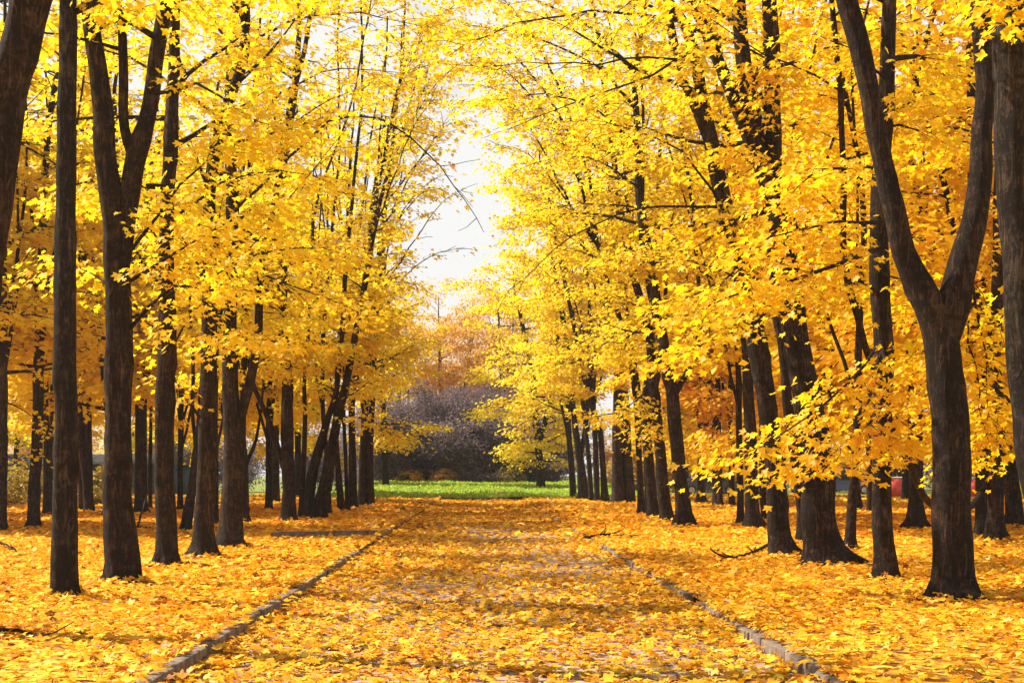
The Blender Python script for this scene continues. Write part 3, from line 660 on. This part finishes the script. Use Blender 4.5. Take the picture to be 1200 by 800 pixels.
maple([[(725, 590, 18), (724, 540, 15), (724, 480, 13), (727, 420, 12), (735, 350, 10), (740, 280, 8), (735, 200, 7)], [(739, 590, 15), (735, 530, 11), (733, 470, 10), (722, 400, 8), (705, 340, 7), (690, 270, 6), (680, 200, 4)]],
      'stout double maple with spreading roots beside the right end of the lawn', GR, seed=43, leafy=.64, front=.3, H=18, zmin=5.2, reach=3.0, inward=3.2, top_in=4.4, spacing=.45, **FAR)
maple([[(709, 588, 10), (706, 540, 8), (702, 500, 7), (692, 470, 7), (680, 420, 6), (668, 360, 5), (655, 300, 4)], [(700, 588, 8), (698, 530, 7), (696, 480, 6), (694, 420, 5), (690, 340, 4)]],
      'thin twin-stemmed maple between the stout double maple and the last forked one', GR, seed=44, leafy=.64, H=18, zmin=5.2, reach=2.8, inward=3.0, top_in=4.6, spacing=.5, **FAR)
maple([[(684, 585, 15), (681, 550, 11), (677, 520, 9), (672, 480, 7), (668, 420, 6), (655, 340, 5)], [(680, 535, 7), (686, 500, 6), (690, 450, 6), (692, 380, 5)]],
      'forked maple ending the right row in front of the lawn', GR, seed=45, leafy=.64, H=19, zmin=5.2, reach=3.0, inward=3.0, top_in=5.0, spacing=.42, **FAR)
maple([[(672, 584, 9), (669, 540, 8), (666, 500, 7), (664, 450, 6), (650, 380, 5)]], 'slim maple standing against the path side of the last forked one', GR, seed=46, H=18, zmin=4.8, reach=2.6, inward=2.8, top_in=4.8, **FAR)
maple([[(693, 587, 7), (690, 540, 6), (684, 480, 6), (676, 400, 5), (660, 300, 4), (640, 220, 3)]], 'whip-thin dark maple rising just before the last forked one', GR, seed=47, H=19, zmin=6, reach=2.4, inward=3.0, top_in=5.0, **FAR)
maple([[(758, 602, 7), (757, 540, 6), (750, 470, 6), (738, 390, 5), (722, 300, 5), (712, 200, 4)]], 'whip-thin maple in the slit between the last two trunks of the close bundle', GR, seed=48, H=16, zmin=6, reach=2.4, inward=2.6, **MID)
# trunks behind the right row
GC = 'maples scattered behind the right row'
maple([[(821, 590, 14), (822, 560, 10), (822, 500, 10), (822, 430, 9), (822, 350, 8), (824, 250, 6)]], 'dark straight maple alone in the gap right of the close bundle', GC, seed=51, H=17, zmin=5.0, reach=3.2, mat=GOLD, **FAR)
maple([[(844, 593, 7), (843, 540, 6), (842, 470, 6), (840, 380, 5)]], 'pole-thin maple, the shorter of two poles in the gap right of the close bundle', GC, seed=52, H=14, zmin=4.4, reach=2.8, mat=AMBER, **FAR)
maple([[(858, 593, 8), (857, 540, 7), (856, 470, 6), (857, 380, 5)]], 'pole-thin maple, the pole nearest the reddish-edged upright trunk', GC, seed=53, H=16, zmin=4.4, reach=2.8, mat=GOLD, **FAR)
maple([[(896, 610, 9), (894, 560, 8), (893, 500, 8), (893, 400, 7)]], 'bluish thin maple peeping out behind the long-slanting trunk', GC, seed=54, H=15, zmin=4.6, reach=3.0, mat=GOLD, **MID)
maple([[(996, 646, 15), (998, 610, 13), (1001, 560, 12), (1004, 500, 11), (1006, 430, 10), (1010, 320, 8)]], 'slim smooth maple between the very thick ridged trunk and the blackish straight one', GC, seed=55, H=14, zmin=4.6, reach=3.0, mat=GOLD, **MID)
maple([[(1073, 620, 27), (1073, 590, 20), (1073, 540, 18), (1073, 480, 18), (1072, 400, 16), (1070, 300, 14), (1068, 200, 12)]], 'sturdy flared maple framed between the blackish straight trunk and the wide U-forked one', GC, seed=56, H=16, zmin=4.4, reach=3.4, mat=GOLD, **MID)
maple([[(1167, 635, 27), (1167, 600, 20), (1168, 550, 19), (1168, 480, 19), (1166, 400, 17), (1170, 300, 15), (1172, 150, 12)], [(1160, 560, 8), (1150, 578, 8), (1140, 592, 8, -.6)]],
      'flared maple with a low dark prop-like limb, right of the wide U-forked trunk', GC, seed=57, H=15, zmin=4.0, reach=3.2, mat=AMBER, boughs=[([(1166, 470, 29), (1150, 490, 28), (1140, 520, 27)], .02, .9)], **MID)
maple([[(1188, 617, 22), (1187, 580, 20), (1185, 530, 18), (1182, 460, 16), (1180, 360, 14), (1180, 200, 12)]], 'rough dark maple squeezed against the tree at the right photo edge', GC, seed=58, H=16, zmin=4.2, reach=3.2, mat=AMBER, **MID)
maple([[(1020, 601, 8), (1019, 560, 8), (1018, 500, 7), (1016, 420, 6)]], 'bluish slim maple half behind the blackish straight trunk', GC, seed=59, H=15, zmin=4.4, reach=3.0, mat=AMBER, **FAR)
maple([[(1112, 116+500, 16), (1112, 560, 14), (1112, 470, 13), (1112, 380, 12), (1112, 150, 9)]], 'far dark maple whose upper trunk shows inside the fork of the wide U-forked one', GC, seed=60, H=15, zmin=3.6, reach=3.4, mat=AMBER, **MID)

# ---- far stand: four built once, then copied
def far_stand():
    protos = []
    for i, (mat, H) in enumerate(((LEMON, 17), (GOLD, 16), (LEMON, 19), (AMBER, 15))):
        w = 13
        e = maple([[(600, 590, w), (600+rng.uniform(-4, 4), 540, w*.8), (600+rng.uniform(-8, 8), 470, w*.7), (600+rng.uniform(-10, 10), 400, w*.6)]], 'x', None, seed=70+i, d=66, H=H, zmin=3.0, reach=4.2, spacing=.34,
                  leafy=.95, lod=3, size=.16, nl=8, ss=.45, zthin=8.5, thin=.6, mat=mat, bark=BARKF, forks=2, flare=.6)
        protos.append(e)
    spots_l = [(-13, 34), (-17, 41), (-12, 47), (-21, 50), (-16, 57), (-11, 62), (-25, 60), (-20, 68), (-14, 74), (-9.5, 70), (-29, 72), (-24, 80), (-35, 84), (-17, 86), (-11, 84), (-31, 95), (-40, 102), (-22, 100), (-14, 104), (-48, 112), (-29, 116), (-38, 124)]
    spots_r = [(11.5, 33), (15.5, 39), (11, 46), (19.5, 48), (14.5, 55), (23.5, 57), (10.5, 63), (18, 66), (28, 67), (13.5, 74), (23, 77), (33, 80), (10.5, 84), (18, 88), (28, 92), (39, 97), (14, 100), (23, 106), (34, 112), (46, 116), (17, 118), (28, 126)]
    used = [0]*4
    for side, spots in (('left', spots_l), ('right', spots_r)):
        for k, (x, y) in enumerate(spots):
            j = ((0, 2, 0, 1, 2) if side == 'left' else (1, 3, 1, 0, 3))[k % 5]
            o = protos[j] if not used[j] else copy_tree(protos[j])
            used[j] = 1
            o.location = (x+rng.uniform(-.6, .6), y+rng.uniform(-1, 1), 0); o.rotation_euler = (rng.normal(0, .02), rng.normal(0, .02), rng.uniform(0, 6.28))
            s = rng.uniform(.85, 1.12); o.scale = (s, s, s*rng.uniform(.95, 1.1))
            tag(o, 'yellow maple deep in the stand behind the %s row, mostly hidden by the nearer trees' % side, 'tree', 'maples deep in the stand behind the %s row' % side)
far_stand()
# ---- trees beyond the lawn
maple([[(634, 574, 12), (632, 540, 10), (628, 490, 9), (622, 430, 7), (610, 370, 5)], [(632, 520, 7), (645, 470, 6), (660, 420, 5), (670, 360, 4)]],
      'spreading yellow maple with dark layered boughs, beyond the lawn in front of the mauve thicket', None, seed=81, d=94, H=14, zmin=1.3, reach=5.8, inward=5.4, spacing=.26, leafy=.85, updir=.3, lod=3, size=.14, nl=7, ss=.42, mat=LEMON, bark=BARKF)
maple([[(452, 574, 9), (450, 520, 8), (448, 440, 7)]], 'yellow maple beyond the lawn, behind the double-stemmed trunk ending the left row', None, seed=82, d=98, H=15, zmin=2.4, reach=4.4, spacing=.34, leafy=.8, lod=3, size=.15, nl=5, ss=.42, mat=GOLD, bark=BARKF)
tans = ['golden tree behind the mauve thicket, furthest to the left of the far trees', 'golden-tan tree rising right behind the middle of the mauve thicket', 'golden-tan tree behind the spreading yellow maple beyond the lawn', 'pale tan tree far behind, closing the view under the white gap of sky', 'low amber tree at the right edge of the far tan trees']
for i, (px, H, dd, mat) in enumerate(((470, 18, 124, GOLD), (520, 17, 128, TAN), (590, 18, 126, TAN), (552, 17.5, 140, TAN), (650, 19, 132, AMBER))):
    maple([[(px, 570, 9), (px+2, 520, 8), (px-3, 460, 6)]], tans[i], None, seed=90+i, d=dd, H=H, zmin=6, reach=5.4, spacing=.27, leafy=.85, lod=3, size=.15, nl=7, ss=.55, mat=mat, bark=BARKF, forks=3, updir=.9)

# mauve thicket of nearly bare shrubs
def shrub(name, x, y, H, R, mat, label, group, seed, cat='shrub', nst=16, leafy=.8, size=.10, nl=8):
    t = Tree(seed)
    for k in range(nst):
        a = t.r.uniform(0, 6.28); q = t.r.uniform(.1, .9)
        L = H*t.r.uniform(.7, 1.1)
        grow(t, (math.cos(a)*R*.12, math.sin(a)*R*.12, -.1), (math.cos(a)*q*R/H*1.4, math.sin(a)*q*R/H*1.4, 1), L, .05*H/8+.01, leafy, .02, True, 4, False)
    n = 10*nst
    th = t.r.uniform(0, 6.28, n); ct = t.r.uniform(-.1, 1, n); rr = t.r.uniform(.5, 1, n)**.4
    st = np.sqrt(1-np.clip(ct, 0, 1)**2)
    X = np.stack([np.cos(th)*st*R*rr, np.sin(th)*st*R*rr, .25+ct.clip(0)*H*rr*.95], 1)
    S = np.vstack([np.array(t.S), X]); D = np.vstack([np.array(t.D), X+[0, 0, .1]])
    p, tip, nor, sz = spray_leaves(S, D, nl, H*.085, size, t.r)
    V, T = leaf_arrays(p, tip, nor, sz, 3, t.r)
    e = empty(name, (x, y, 0), label, cat, group)
    t.trunk.build('stem', BARKF, e, True)
    link('foliage', mesh_np('foliage', V, [T], mat, False), e)
    return e
for i, (x, y, H, R, lb) in enumerate(((-6.9, 112, 6.8, 3.6, 'mauve-grey bare shrub behind the lawn, next to the last trunks of the left row'), (-3.4, 114, 8.6, 3.9, 'tallest mauve-grey bare shrub, rounded, centred behind the lawn'), (.2, 112, 8.0, 3.6, 'mauve-grey bare shrub behind the lawn, nearest the spreading yellow maple'),
                                      (-.8, 110.5, 4.2, 2.6, 'low dusky shrub at the front of the mauve thicket'), (4.6, 116, 6.0, 3.6, 'mauve-grey bare shrub mostly hidden behind the spreading yellow maple'), (-5.2, 117, 8.2, 3.8, 'mauve-grey bare shrub at the back of the thicket, second from the left row'), (-.6, 118, 9.0, 4.0, 'mauve-grey bare shrub at the back of the thicket, behind the tallest rounded one'))):
    shrub('bare_shrub', x, y, H, R, MAUVE, lb, 'mauve shrubs of the thicket behind the lawn', 120+i, nst=34, size=.12, nl=13)
SH = []
for i, mat in enumerate((MAUVE, TAN, AMBER)):
    SH.append(shrub('bare_shrub', (-13, 13, 16)[i], (124, 122, 127)[i], (6.2, 5.6, 5.0)[i], 4.2, mat, 'dusky shrub screening the far edge between the trunks', 'shrubs along the far edge of the wood', 130+i, nst=20, size=.13, nl=9))
k = 0
for sd in (-1, 1):
    for x in np.arange(12, 62, 4.6):
        k += 1; c = copy_tree(SH[int(rng.integers(0, 3))]); c.location = (sd*(x+rng.uniform(2, 5)), 118+rng.uniform(0, 22), 0)
        c.rotation_euler.z = rng.uniform(0, 6.28); q = rng.uniform(.8, 1.35); c.scale = (q, q, q)
for i, (x, y, H, R, mat, lb) in enumerate(((-20.3, 62, 1.9, 1.7, OLIVE, 'yellow-green bush behind the trunks at the left photo edge'), (-17.0, 64, 1.6, 1.4, OLIVE, 'yellow-green bush beside the stout outward-slanting maple'),
                                           (-5.4, 109, 1.6, 1.5, AMBER, 'small rusty bush at the left foot of the mauve thicket'), (-2.6, 109, 1.7, 1.3, TAN, 'small tan bush under the middle of the mauve thicket'), (2.2, 108.5, 1.9, 1.6, OLIVE, 'small olive bush under the spreading yellow maple'))):
    shrub('bush', x, y, H, R, mat, lb, 'bushes between the trunks and the far edge', 140+i, 'bush', 12, 1.0, .09, 9)

# ---- things far behind the trunks
BLUE = plain_mat('blue_painted_boards', (.035, .075, .16), .55, noise=.25, scale=3)
SLATE = plain_mat('shed_roof_felt', (.07, .08, .10), .8, noise=.2, scale=4)
WHITE = plain_mat('white_paint', (.75, .74, .70), .5, noise=.06)
GLASS = plain_mat('dark_window_glass', (.03, .04, .05), .08, noise=.05)
RUB = plain_mat('tyre_rubber', (.02, .02, .02), .85)
STEEL = plain_mat('wheel_alloy', (.45, .46, .48), .3, .9)
CORAL = plain_mat('coral_panel', (.72, .10, .11), .45, noise=.1)
CREAM = plain_mat('cream_post', (.72, .62, .42), .6, noise=.1)
LAMP = plain_mat('headlight_lens', (.7, .7, .66), .1)
REDL = plain_mat('tail_lamp_red', (.4, .02, .02), .2)

def shed():
    e = empty('shed', (-28, 98, 0), 'long low dark blue wooden shed behind the bushes at the left photo edge', 'shed')
    m = MB(); n = 58
    for i in range(n): m.box((-8.6+17.2*(i+.5)/n, 0, 1.0), (17.2/n-.012, 3.2-.02*(i % 2), 2.0))
    m.build('wall', BLUE, e)
    m = MB(); V = np.array([[x, y, z] for x in (-8.9, 8.9) for y, z in ((-1.9, 1.98), (0, 2.65), (1.9, 1.98), (1.9, 2.08), (0, 2.77), (-1.9, 2.08))], float)
    m.add(V, [[0, 1, 7, 6], [1, 2, 8, 7], [2, 3, 9, 8], [3, 4, 10, 9], [4, 5, 11, 10], [5, 0, 6, 11], [0, 5, 4, 1], [1, 4, 3, 2], [6, 7, 10, 11], [7, 8, 9, 10]])
    m.build('roof', SLATE, e)
    for x in (-5.5, .8, 5.6):
        m = MB(); m.box((x, -1.63, .93), (.95, .06, 1.84)); d = m.build('door', SLATE, e)
        m = MB(); m.box((x+.38, -1.69, .95), (.05, .06, .14)); m.build('handle', STEEL, d)
    for x in (-2.6, 3.2):
        m = MB(); m.box((x, -1.63, 1.25), (1.1, .06, .8)); w = m.build('window', WHITE, e)
        m = MB(); m.box((x-.26, -1.667, 1.25), (.46, .02, .68)); m.box((x+.26, -1.667, 1.25), (.46, .02, .68)); m.build('pane', GLASS, w)
shed()

def car(loc, rz, body, label, van=False):
    e = empty('parked_car', loc, label, 'car', 'cars parked beyond the trees'); e.rotation_euler.z = rz
    L = 2.1
    prof = [(-L, .45), (-L+.02, .72), (-L+.12, .92), (-1.45, .98), (-.95, 1.40), (-.3, 1.48), (.45, 1.45), (1.05, 1.02), (1.75, .88), (L-.03, .72), (L, .45), (1.6, .28), (-1.6, .28)]
    if van: prof = [(-L, .45), (-L, .95), (-L+.05, 1.55), (-L+.25, 1.82), (-.3, 1.90), (.75, 1.84), (1.35, 1.22), (1.95, .98), (L, .72), (L, .45), (1.6, .28), (-1.6, .28)]
    P = np.array(prof); n = len(P); rows = []
    for y, s in ((-.84, 0), (-.80, .03), (.80, .03), (.84, 0)):
        w = np.where(P[:, 1] > 1.0, .8, 1.0) if abs(y) > .82 else np.where(P[:, 1] > 1.0, .86, 1.0)
        q = P.copy(); c = np.array([0, .8]); q = c + (q-c)*(1-.03*(abs(y) > .82)); rows.append(np.stack([q[:, 0], y*w, q[:, 1]], 1))
    V = np.concatenate(rows); Q = [[k*n+i, k*n+(i+1) % n, (k+1)*n+(i+1) % n, (k+1)*n+i] for k in range(3) for i in range(n)]
    m = MB(); m.add(V, Q); cen0 = np.vstack([rows[0], rows[0].mean(0)]); cen1 = np.vstack([rows[3], rows[3].mean(0)])
    m.add(cen0, None, [[i, n, (i+1) % n] for i in range(n)]); m.add(cen1, None, [[(i+1) % n, n, i] for i in range(n)])
    m.build('body', body, e)
    top = 1.38 if not van else 1.72; bot = 1.0
    for s in (-1, 1):
        for xa, xb, xc, xd in (((-1.2, -.1, -.1, -.82), (0, .92, .42, 0)) if not van else ((-1.75, -.55, -.55, -1.7), (-.4, 1.1, .72, -.4))):
            m = MB(); yb, yt = s*.845, s*.70
            V = np.array([[xa, yb, bot], [xb, yb, bot], [xc, yt, top], [xd, yt, top]]); m.add(np.vstack([V, V+[0, s*.012, 0]]), [[0, 1, 2, 3], [7, 6, 5, 4], [0, 4, 5, 1], [1, 5, 6, 2], [2, 6, 7, 3], [3, 7, 4, 0]])
            m.build('window', GLASS, e)
        for x in (-1.3, 1.3):
            th = np.linspace(0, 2*np.pi, 20, endpoint=False); m = MB()
            rings = [(.20, .62), (.31, .64), (.325, .72), (.31, .85), (.2, .86)]
            V = np.concatenate([np.stack([x+r*np.cos(th), np.full(20, s*y), .32+r*np.sin(th)], 1) for r, y in rings])
            m.add(V, [[a*20+i, a*20+(i+1) % 20, (a+1)*20+(i+1) % 20, (a+1)*20+i] for a in range(4) for i in range(20)])
            w = m.build('wheel', RUB, e, True)
            m = MB(); V = np.vstack([np.stack([x+.2*np.cos(th), np.full(20, s*.855), .32+.2*np.sin(th)], 1), [[x, s*.875, .32]]]); m.add(V, None, [[i, (i+1) % 20, 20] for i in range(20)]); m.build('rim', STEEL, w)
        m = MB(); m.box((L-.06, s*.58, .70), (.10, .34, .14)); m.build('headlight', LAMP, e)
        m = MB(); m.box((-L+.05, s*.62, .80), (.10, .26, .2)); m.build('tail_lamp', REDL, e)
    m = MB(); V = np.array([[1.0, -.66, 1.03], [1.0, .66, 1.03], [.5, .58, 1.40], [.5, -.58, 1.40]]) if not van else np.array([[1.40, -.7, 1.24], [1.40, .7, 1.24], [.86, .6, 1.76], [.86, -.6, 1.76]])
    m.add(np.vstack([V, V+[.05, 0, .03]]), [[3, 2, 1, 0], [4, 5, 6, 7], [0, 1, 5, 4], [1, 2, 6, 5], [2, 3, 7, 6], [3, 0, 4, 7]]); m.build('windscreen', GLASS, e)
NAVY = plain_mat('navy_car_paint', (.018, .026, .07), .25, noise=.03, coat=.6)
CBLUE = plain_mat('blue_car_paint', (.03, .09, .30), .25, noise=.03, coat=.6)
SILV = plain_mat('silver_car_paint', (.50, .55, .60), .3, noise=.03, coat=.6)
car((15.6, 97, 0), .05, NAVY, 'dark navy car seen low between the bundle of trunks and the poles beside it')
car((20.6, 98, 0), -.04, SILV, 'pale silver car glimpsed behind the reddish-edged upright maple')
car((24.4, 96, 0), .1, CBLUE, 'blue van with pale upper half behind the slim smooth maple', True)

def playground():
    e = empty('climbing_frame', (25.6, 80, 0), 'low playground frame with coral pink panels and cream posts among the far trunks', 'climbing frame')
    for x in (-2.5, -1.75, -.9, 0, 1.0, 1.9, 2.7):
        m = MB(); m.box((x, 0, .6), (.09, .09, 1.3)); m.build('post', CREAM, e)
    for x, w, h in ((-2.12, .62, 1.0), (1.45, .76, .8), (2.3, .66, .95)):
        m = MB(); m.box((x, 0, .12+h/2), (w, .05, h)); m.build('panel', CORAL, e)
    for z in (.55, 1.2):
        m = MB(); m.box((.05, .07, z), (5.3, .05, .07)); m.build('rail', WHITE, e)
playground()

# leaves blown against the feet of the trunks
def drifts():
    P, R_ = [], []
    for x, y, r in FEET:
        if y > 45 or x < -.42*y-1 or x > .42*y+1: continue
        n = 110 if y < 30 else 60; a = rng.uniform(0, 6.28, n); q = r*1.12 + rng.exponential(.12, n)
        P.append(np.stack([x+np.cos(a)*q, y+np.sin(a)*q, .02 + .10*np.exp(-(q-r)/.15)*rng.uniform(.2, 1.2, n)], 1)); R_.append(np.stack([np.cos(a), np.sin(a)], 1))
    P = np.concatenate(P); R_ = np.concatenate(R_); n = len(P); ph = rng.uniform(0, 6.28, n)
    tip = np.stack([np.cos(ph), np.sin(ph), rng.normal(0, .3, n)], 1); nor = np.stack([R_[:, 0]*.7+rng.normal(0, .3, n), R_[:, 1]*.7+rng.normal(0, .3, n), np.ones(n)], 1)
    V, T = leaf_arrays(P, tip, nor, .075*rng.uniform(.6, 1.2, n), 1, rng, .8)
    tag(link('fallen_leaves', mesh_np('fallen_leaves', V, [T], FALLEN, False)), 'leaves heaped against the feet of the nearer trunks', 'fallen leaves', kind='stuff')
drifts()
# fallen sticks on the litter
def stick(pts, r0, label, seed, side=3):
    P = np.array([[x, y, z] for x, y, z in pts]); b = P[0].copy(); b[2] = 0
    t = Tree(seed); Q = spline(P-b, .12); Q += t.r.normal(0, .008, Q.shape)
    m = t.trunk; tube(m, Q, np.linspace(r0, r0*.35, len(Q)), 6, .08, 0, seed)
    for k in range(side):
        i = t.r.integers(len(Q)//4, len(Q)-2); d = Q[i+1]-Q[i]; d /= np.linalg.norm(d)
        d = d*.8 + [t.r.uniform(-.6, .6), t.r.uniform(-.6, .6), t.r.uniform(.0, .5)]
        tube(m, np.array([Q[i], Q[i]+d*.18, Q[i]+d*.36+[0, 0, .03]]), [r0*.5, r0*.35, r0*.2], 5)
    e = tag(m.build('fallen_branch', BARK, None, True), label, 'branch', 'fallen branches on the litter'); e.location = b
def G(px, py, z=0.04): d = depth(py); return ((px-CX)/F*d, d, z)
stick([G(905, 642, .10), G(880, 652, .07), G(850, 658, .08), G(832, 659, .22)], .035, 'long dark stick with an upturned twig lying left of the long-slanting maple', 1)
stick([G(-20, 748), G(20, 749, .08), G(62, 757, .03)], .02, 'thin stick on the litter in the lower left corner', 2, 1)
stick([G(-10, 640, .12), G(12, 648, .12), G(28, 657, .03)], .025, 'stick lying at the left photo edge under the dark maples', 3, 2)
stick([G(160, 622, .02), G(166, 615, .35), G(173, 606, .8), G(178, 601, 1.15)], .03, 'snapped branch propped upright against the straight dark maple', 4, 1)
stick([G(160, 621, .05), G(172, 620, .06), G(184, 619, .04)], .035, 'short dark stick lying on the litter beside the propped branch', 5, 0)
stick([G(690, 632, .06), G(712, 630, .08), G(742, 631, .04)], .03, 'twiggy dark branch half buried in leaves at the right edge of the path', 6, 7)
stick([G(985, 655, .03), G(1005, 662, .10), G(1024, 666, .04)], .05, 'exposed dark branch lying between the very thick ridged trunk and the blackish one', 7, 0)

# thin autumn air
def haze():
    m, nt, ns, ln = new_mat('haze_air')
    v = ns.new('ShaderNodeVolumePrincipled'); v.inputs['Color'].default_value = (.95, .93, .92, 1); v.inputs['Density'].default_value = .0004; v.inputs['Anisotropy'].default_value = .25
    out = ns.new('ShaderNodeOutputMaterial'); ln.new(v.outputs[0], out.inputs['Volume'])
    mb = MB(); mb.box((0, 375, 14.4), (1280, 1200, 31.6)); tag(mb.build('haze', m), 'thin pale haze of the autumn air', 'haze', kind='stuff')
haze()
# ---------------------------------------------------------------- camera, sky, sun
cam = bpy.data.cameras.new('camera'); co = bpy.data.objects.new('camera', cam); C.objects.link(co)
cam.sensor_width = 36; cam.lens = 50.0; cam.shift_x = 38/1200; cam.shift_y = 155/1200; cam.clip_end = 5000; cam.clip_start = .05
co.location = (0, 0, CAMH); co.rotation_euler = (math.radians(90), 0, 0)
sc = bpy.context.scene; sc.camera = co
EL, AZ = math.radians(48), math.radians(-68)          # sun height; bearing from the view direction, to the left
w = bpy.data.worlds.new('World'); sc.world = w; w.use_nodes = True
nt = w.node_tree; N = nt.nodes; bg = N['Background']; sky = N.new('ShaderNodeTexSky'); sky.sky_type = 'NISHITA'
sky.sun_disc = False; sky.sun_elevation = EL; sky.sun_rotation = AZ; sky.dust_density = 3.0; sky.air_density = 1.0; sky.altitude = 100
wc = N.new('ShaderNodeTexCoord'); sz = N.new('ShaderNodeSeparateXYZ'); nt.links.new(wc.outputs['Generated'], sz.inputs[0])
cl = N.new('ShaderNodeTexNoise'); cl.inputs['Scale'].default_value = 2.6; cl.inputs['Detail'].default_value = 8; cl.inputs['Roughness'].default_value = .6
nt.links.new(wc.outputs['Generated'], cl.inputs['Vector'])
cz = N.new('ShaderNodeMapRange'); cz.inputs['From Min'].default_value = .05; cz.inputs['From Max'].default_value = .75; cz.inputs['To Min'].default_value = .55; cz.inputs['To Max'].default_value = -.1
nt.links.new(sz.outputs['Z'], cz.inputs['Value'])
ca = N.new('ShaderNodeMath'); ca.operation = 'ADD'; nt.links.new(cl.outputs['Fac'], ca.inputs[0]); nt.links.new(cz.outputs[0], ca.inputs[1])
cm = N.new('ShaderNodeMapRange'); cm.inputs['From Min'].default_value = .52; cm.inputs['From Max'].default_value = .72; nt.links.new(ca.outputs[0], cm.inputs['Value'])
mx = N.new('ShaderNodeMix'); mx.data_type = 'RGBA'; nt.links.new(cm.outputs[0], mx.inputs['Factor'])
nt.links.new(sky.outputs[0], mx.inputs['A']); mx.inputs['B'].default_value = (9.2, 9.2, 9.1, 1)      # bright white cloud
nt.links.new(mx.outputs['Result'], bg.inputs[0]); bg.inputs[1].default_value = .055
sd = bpy.data.lights.new('sun', 'SUN'); sd.energy = 5.0; sd.angle = math.radians(.8); sd.color = (1, .89, .72)
so = bpy.data.objects.new('sun', sd); C.objects.link(so)
dirv = np.array([math.sin(AZ)*math.cos(EL), math.cos(AZ)*math.cos(EL), math.sin(EL)])
from mathutils import Vector
so.rotation_euler = Vector(dirv).to_track_quat('Z', 'Y').to_euler()
so.location = tuple(dirv*60)
sc.view_settings.view_transform = 'Standard'; sc.view_settings.look = 'None'; sc.view_settings.exposure = .9; sc.view_settings.gamma = 1
sc.view_settings.use_curve_mapping = False
try:
    sc.cycles.use_denoising = True; sc.cycles.max_bounces = 10; sc.cycles.diffuse_bounces = 5; sc.cycles.transmission_bounces = 8; sc.cycles.glossy_bounces = 2
    sc.cycles.caustics_reflective = False; sc.cycles.caustics_refractive = False
except Exception: pass
print('LEAVES', sum(t[1] for t in TREES), 'trees', len(TREES))
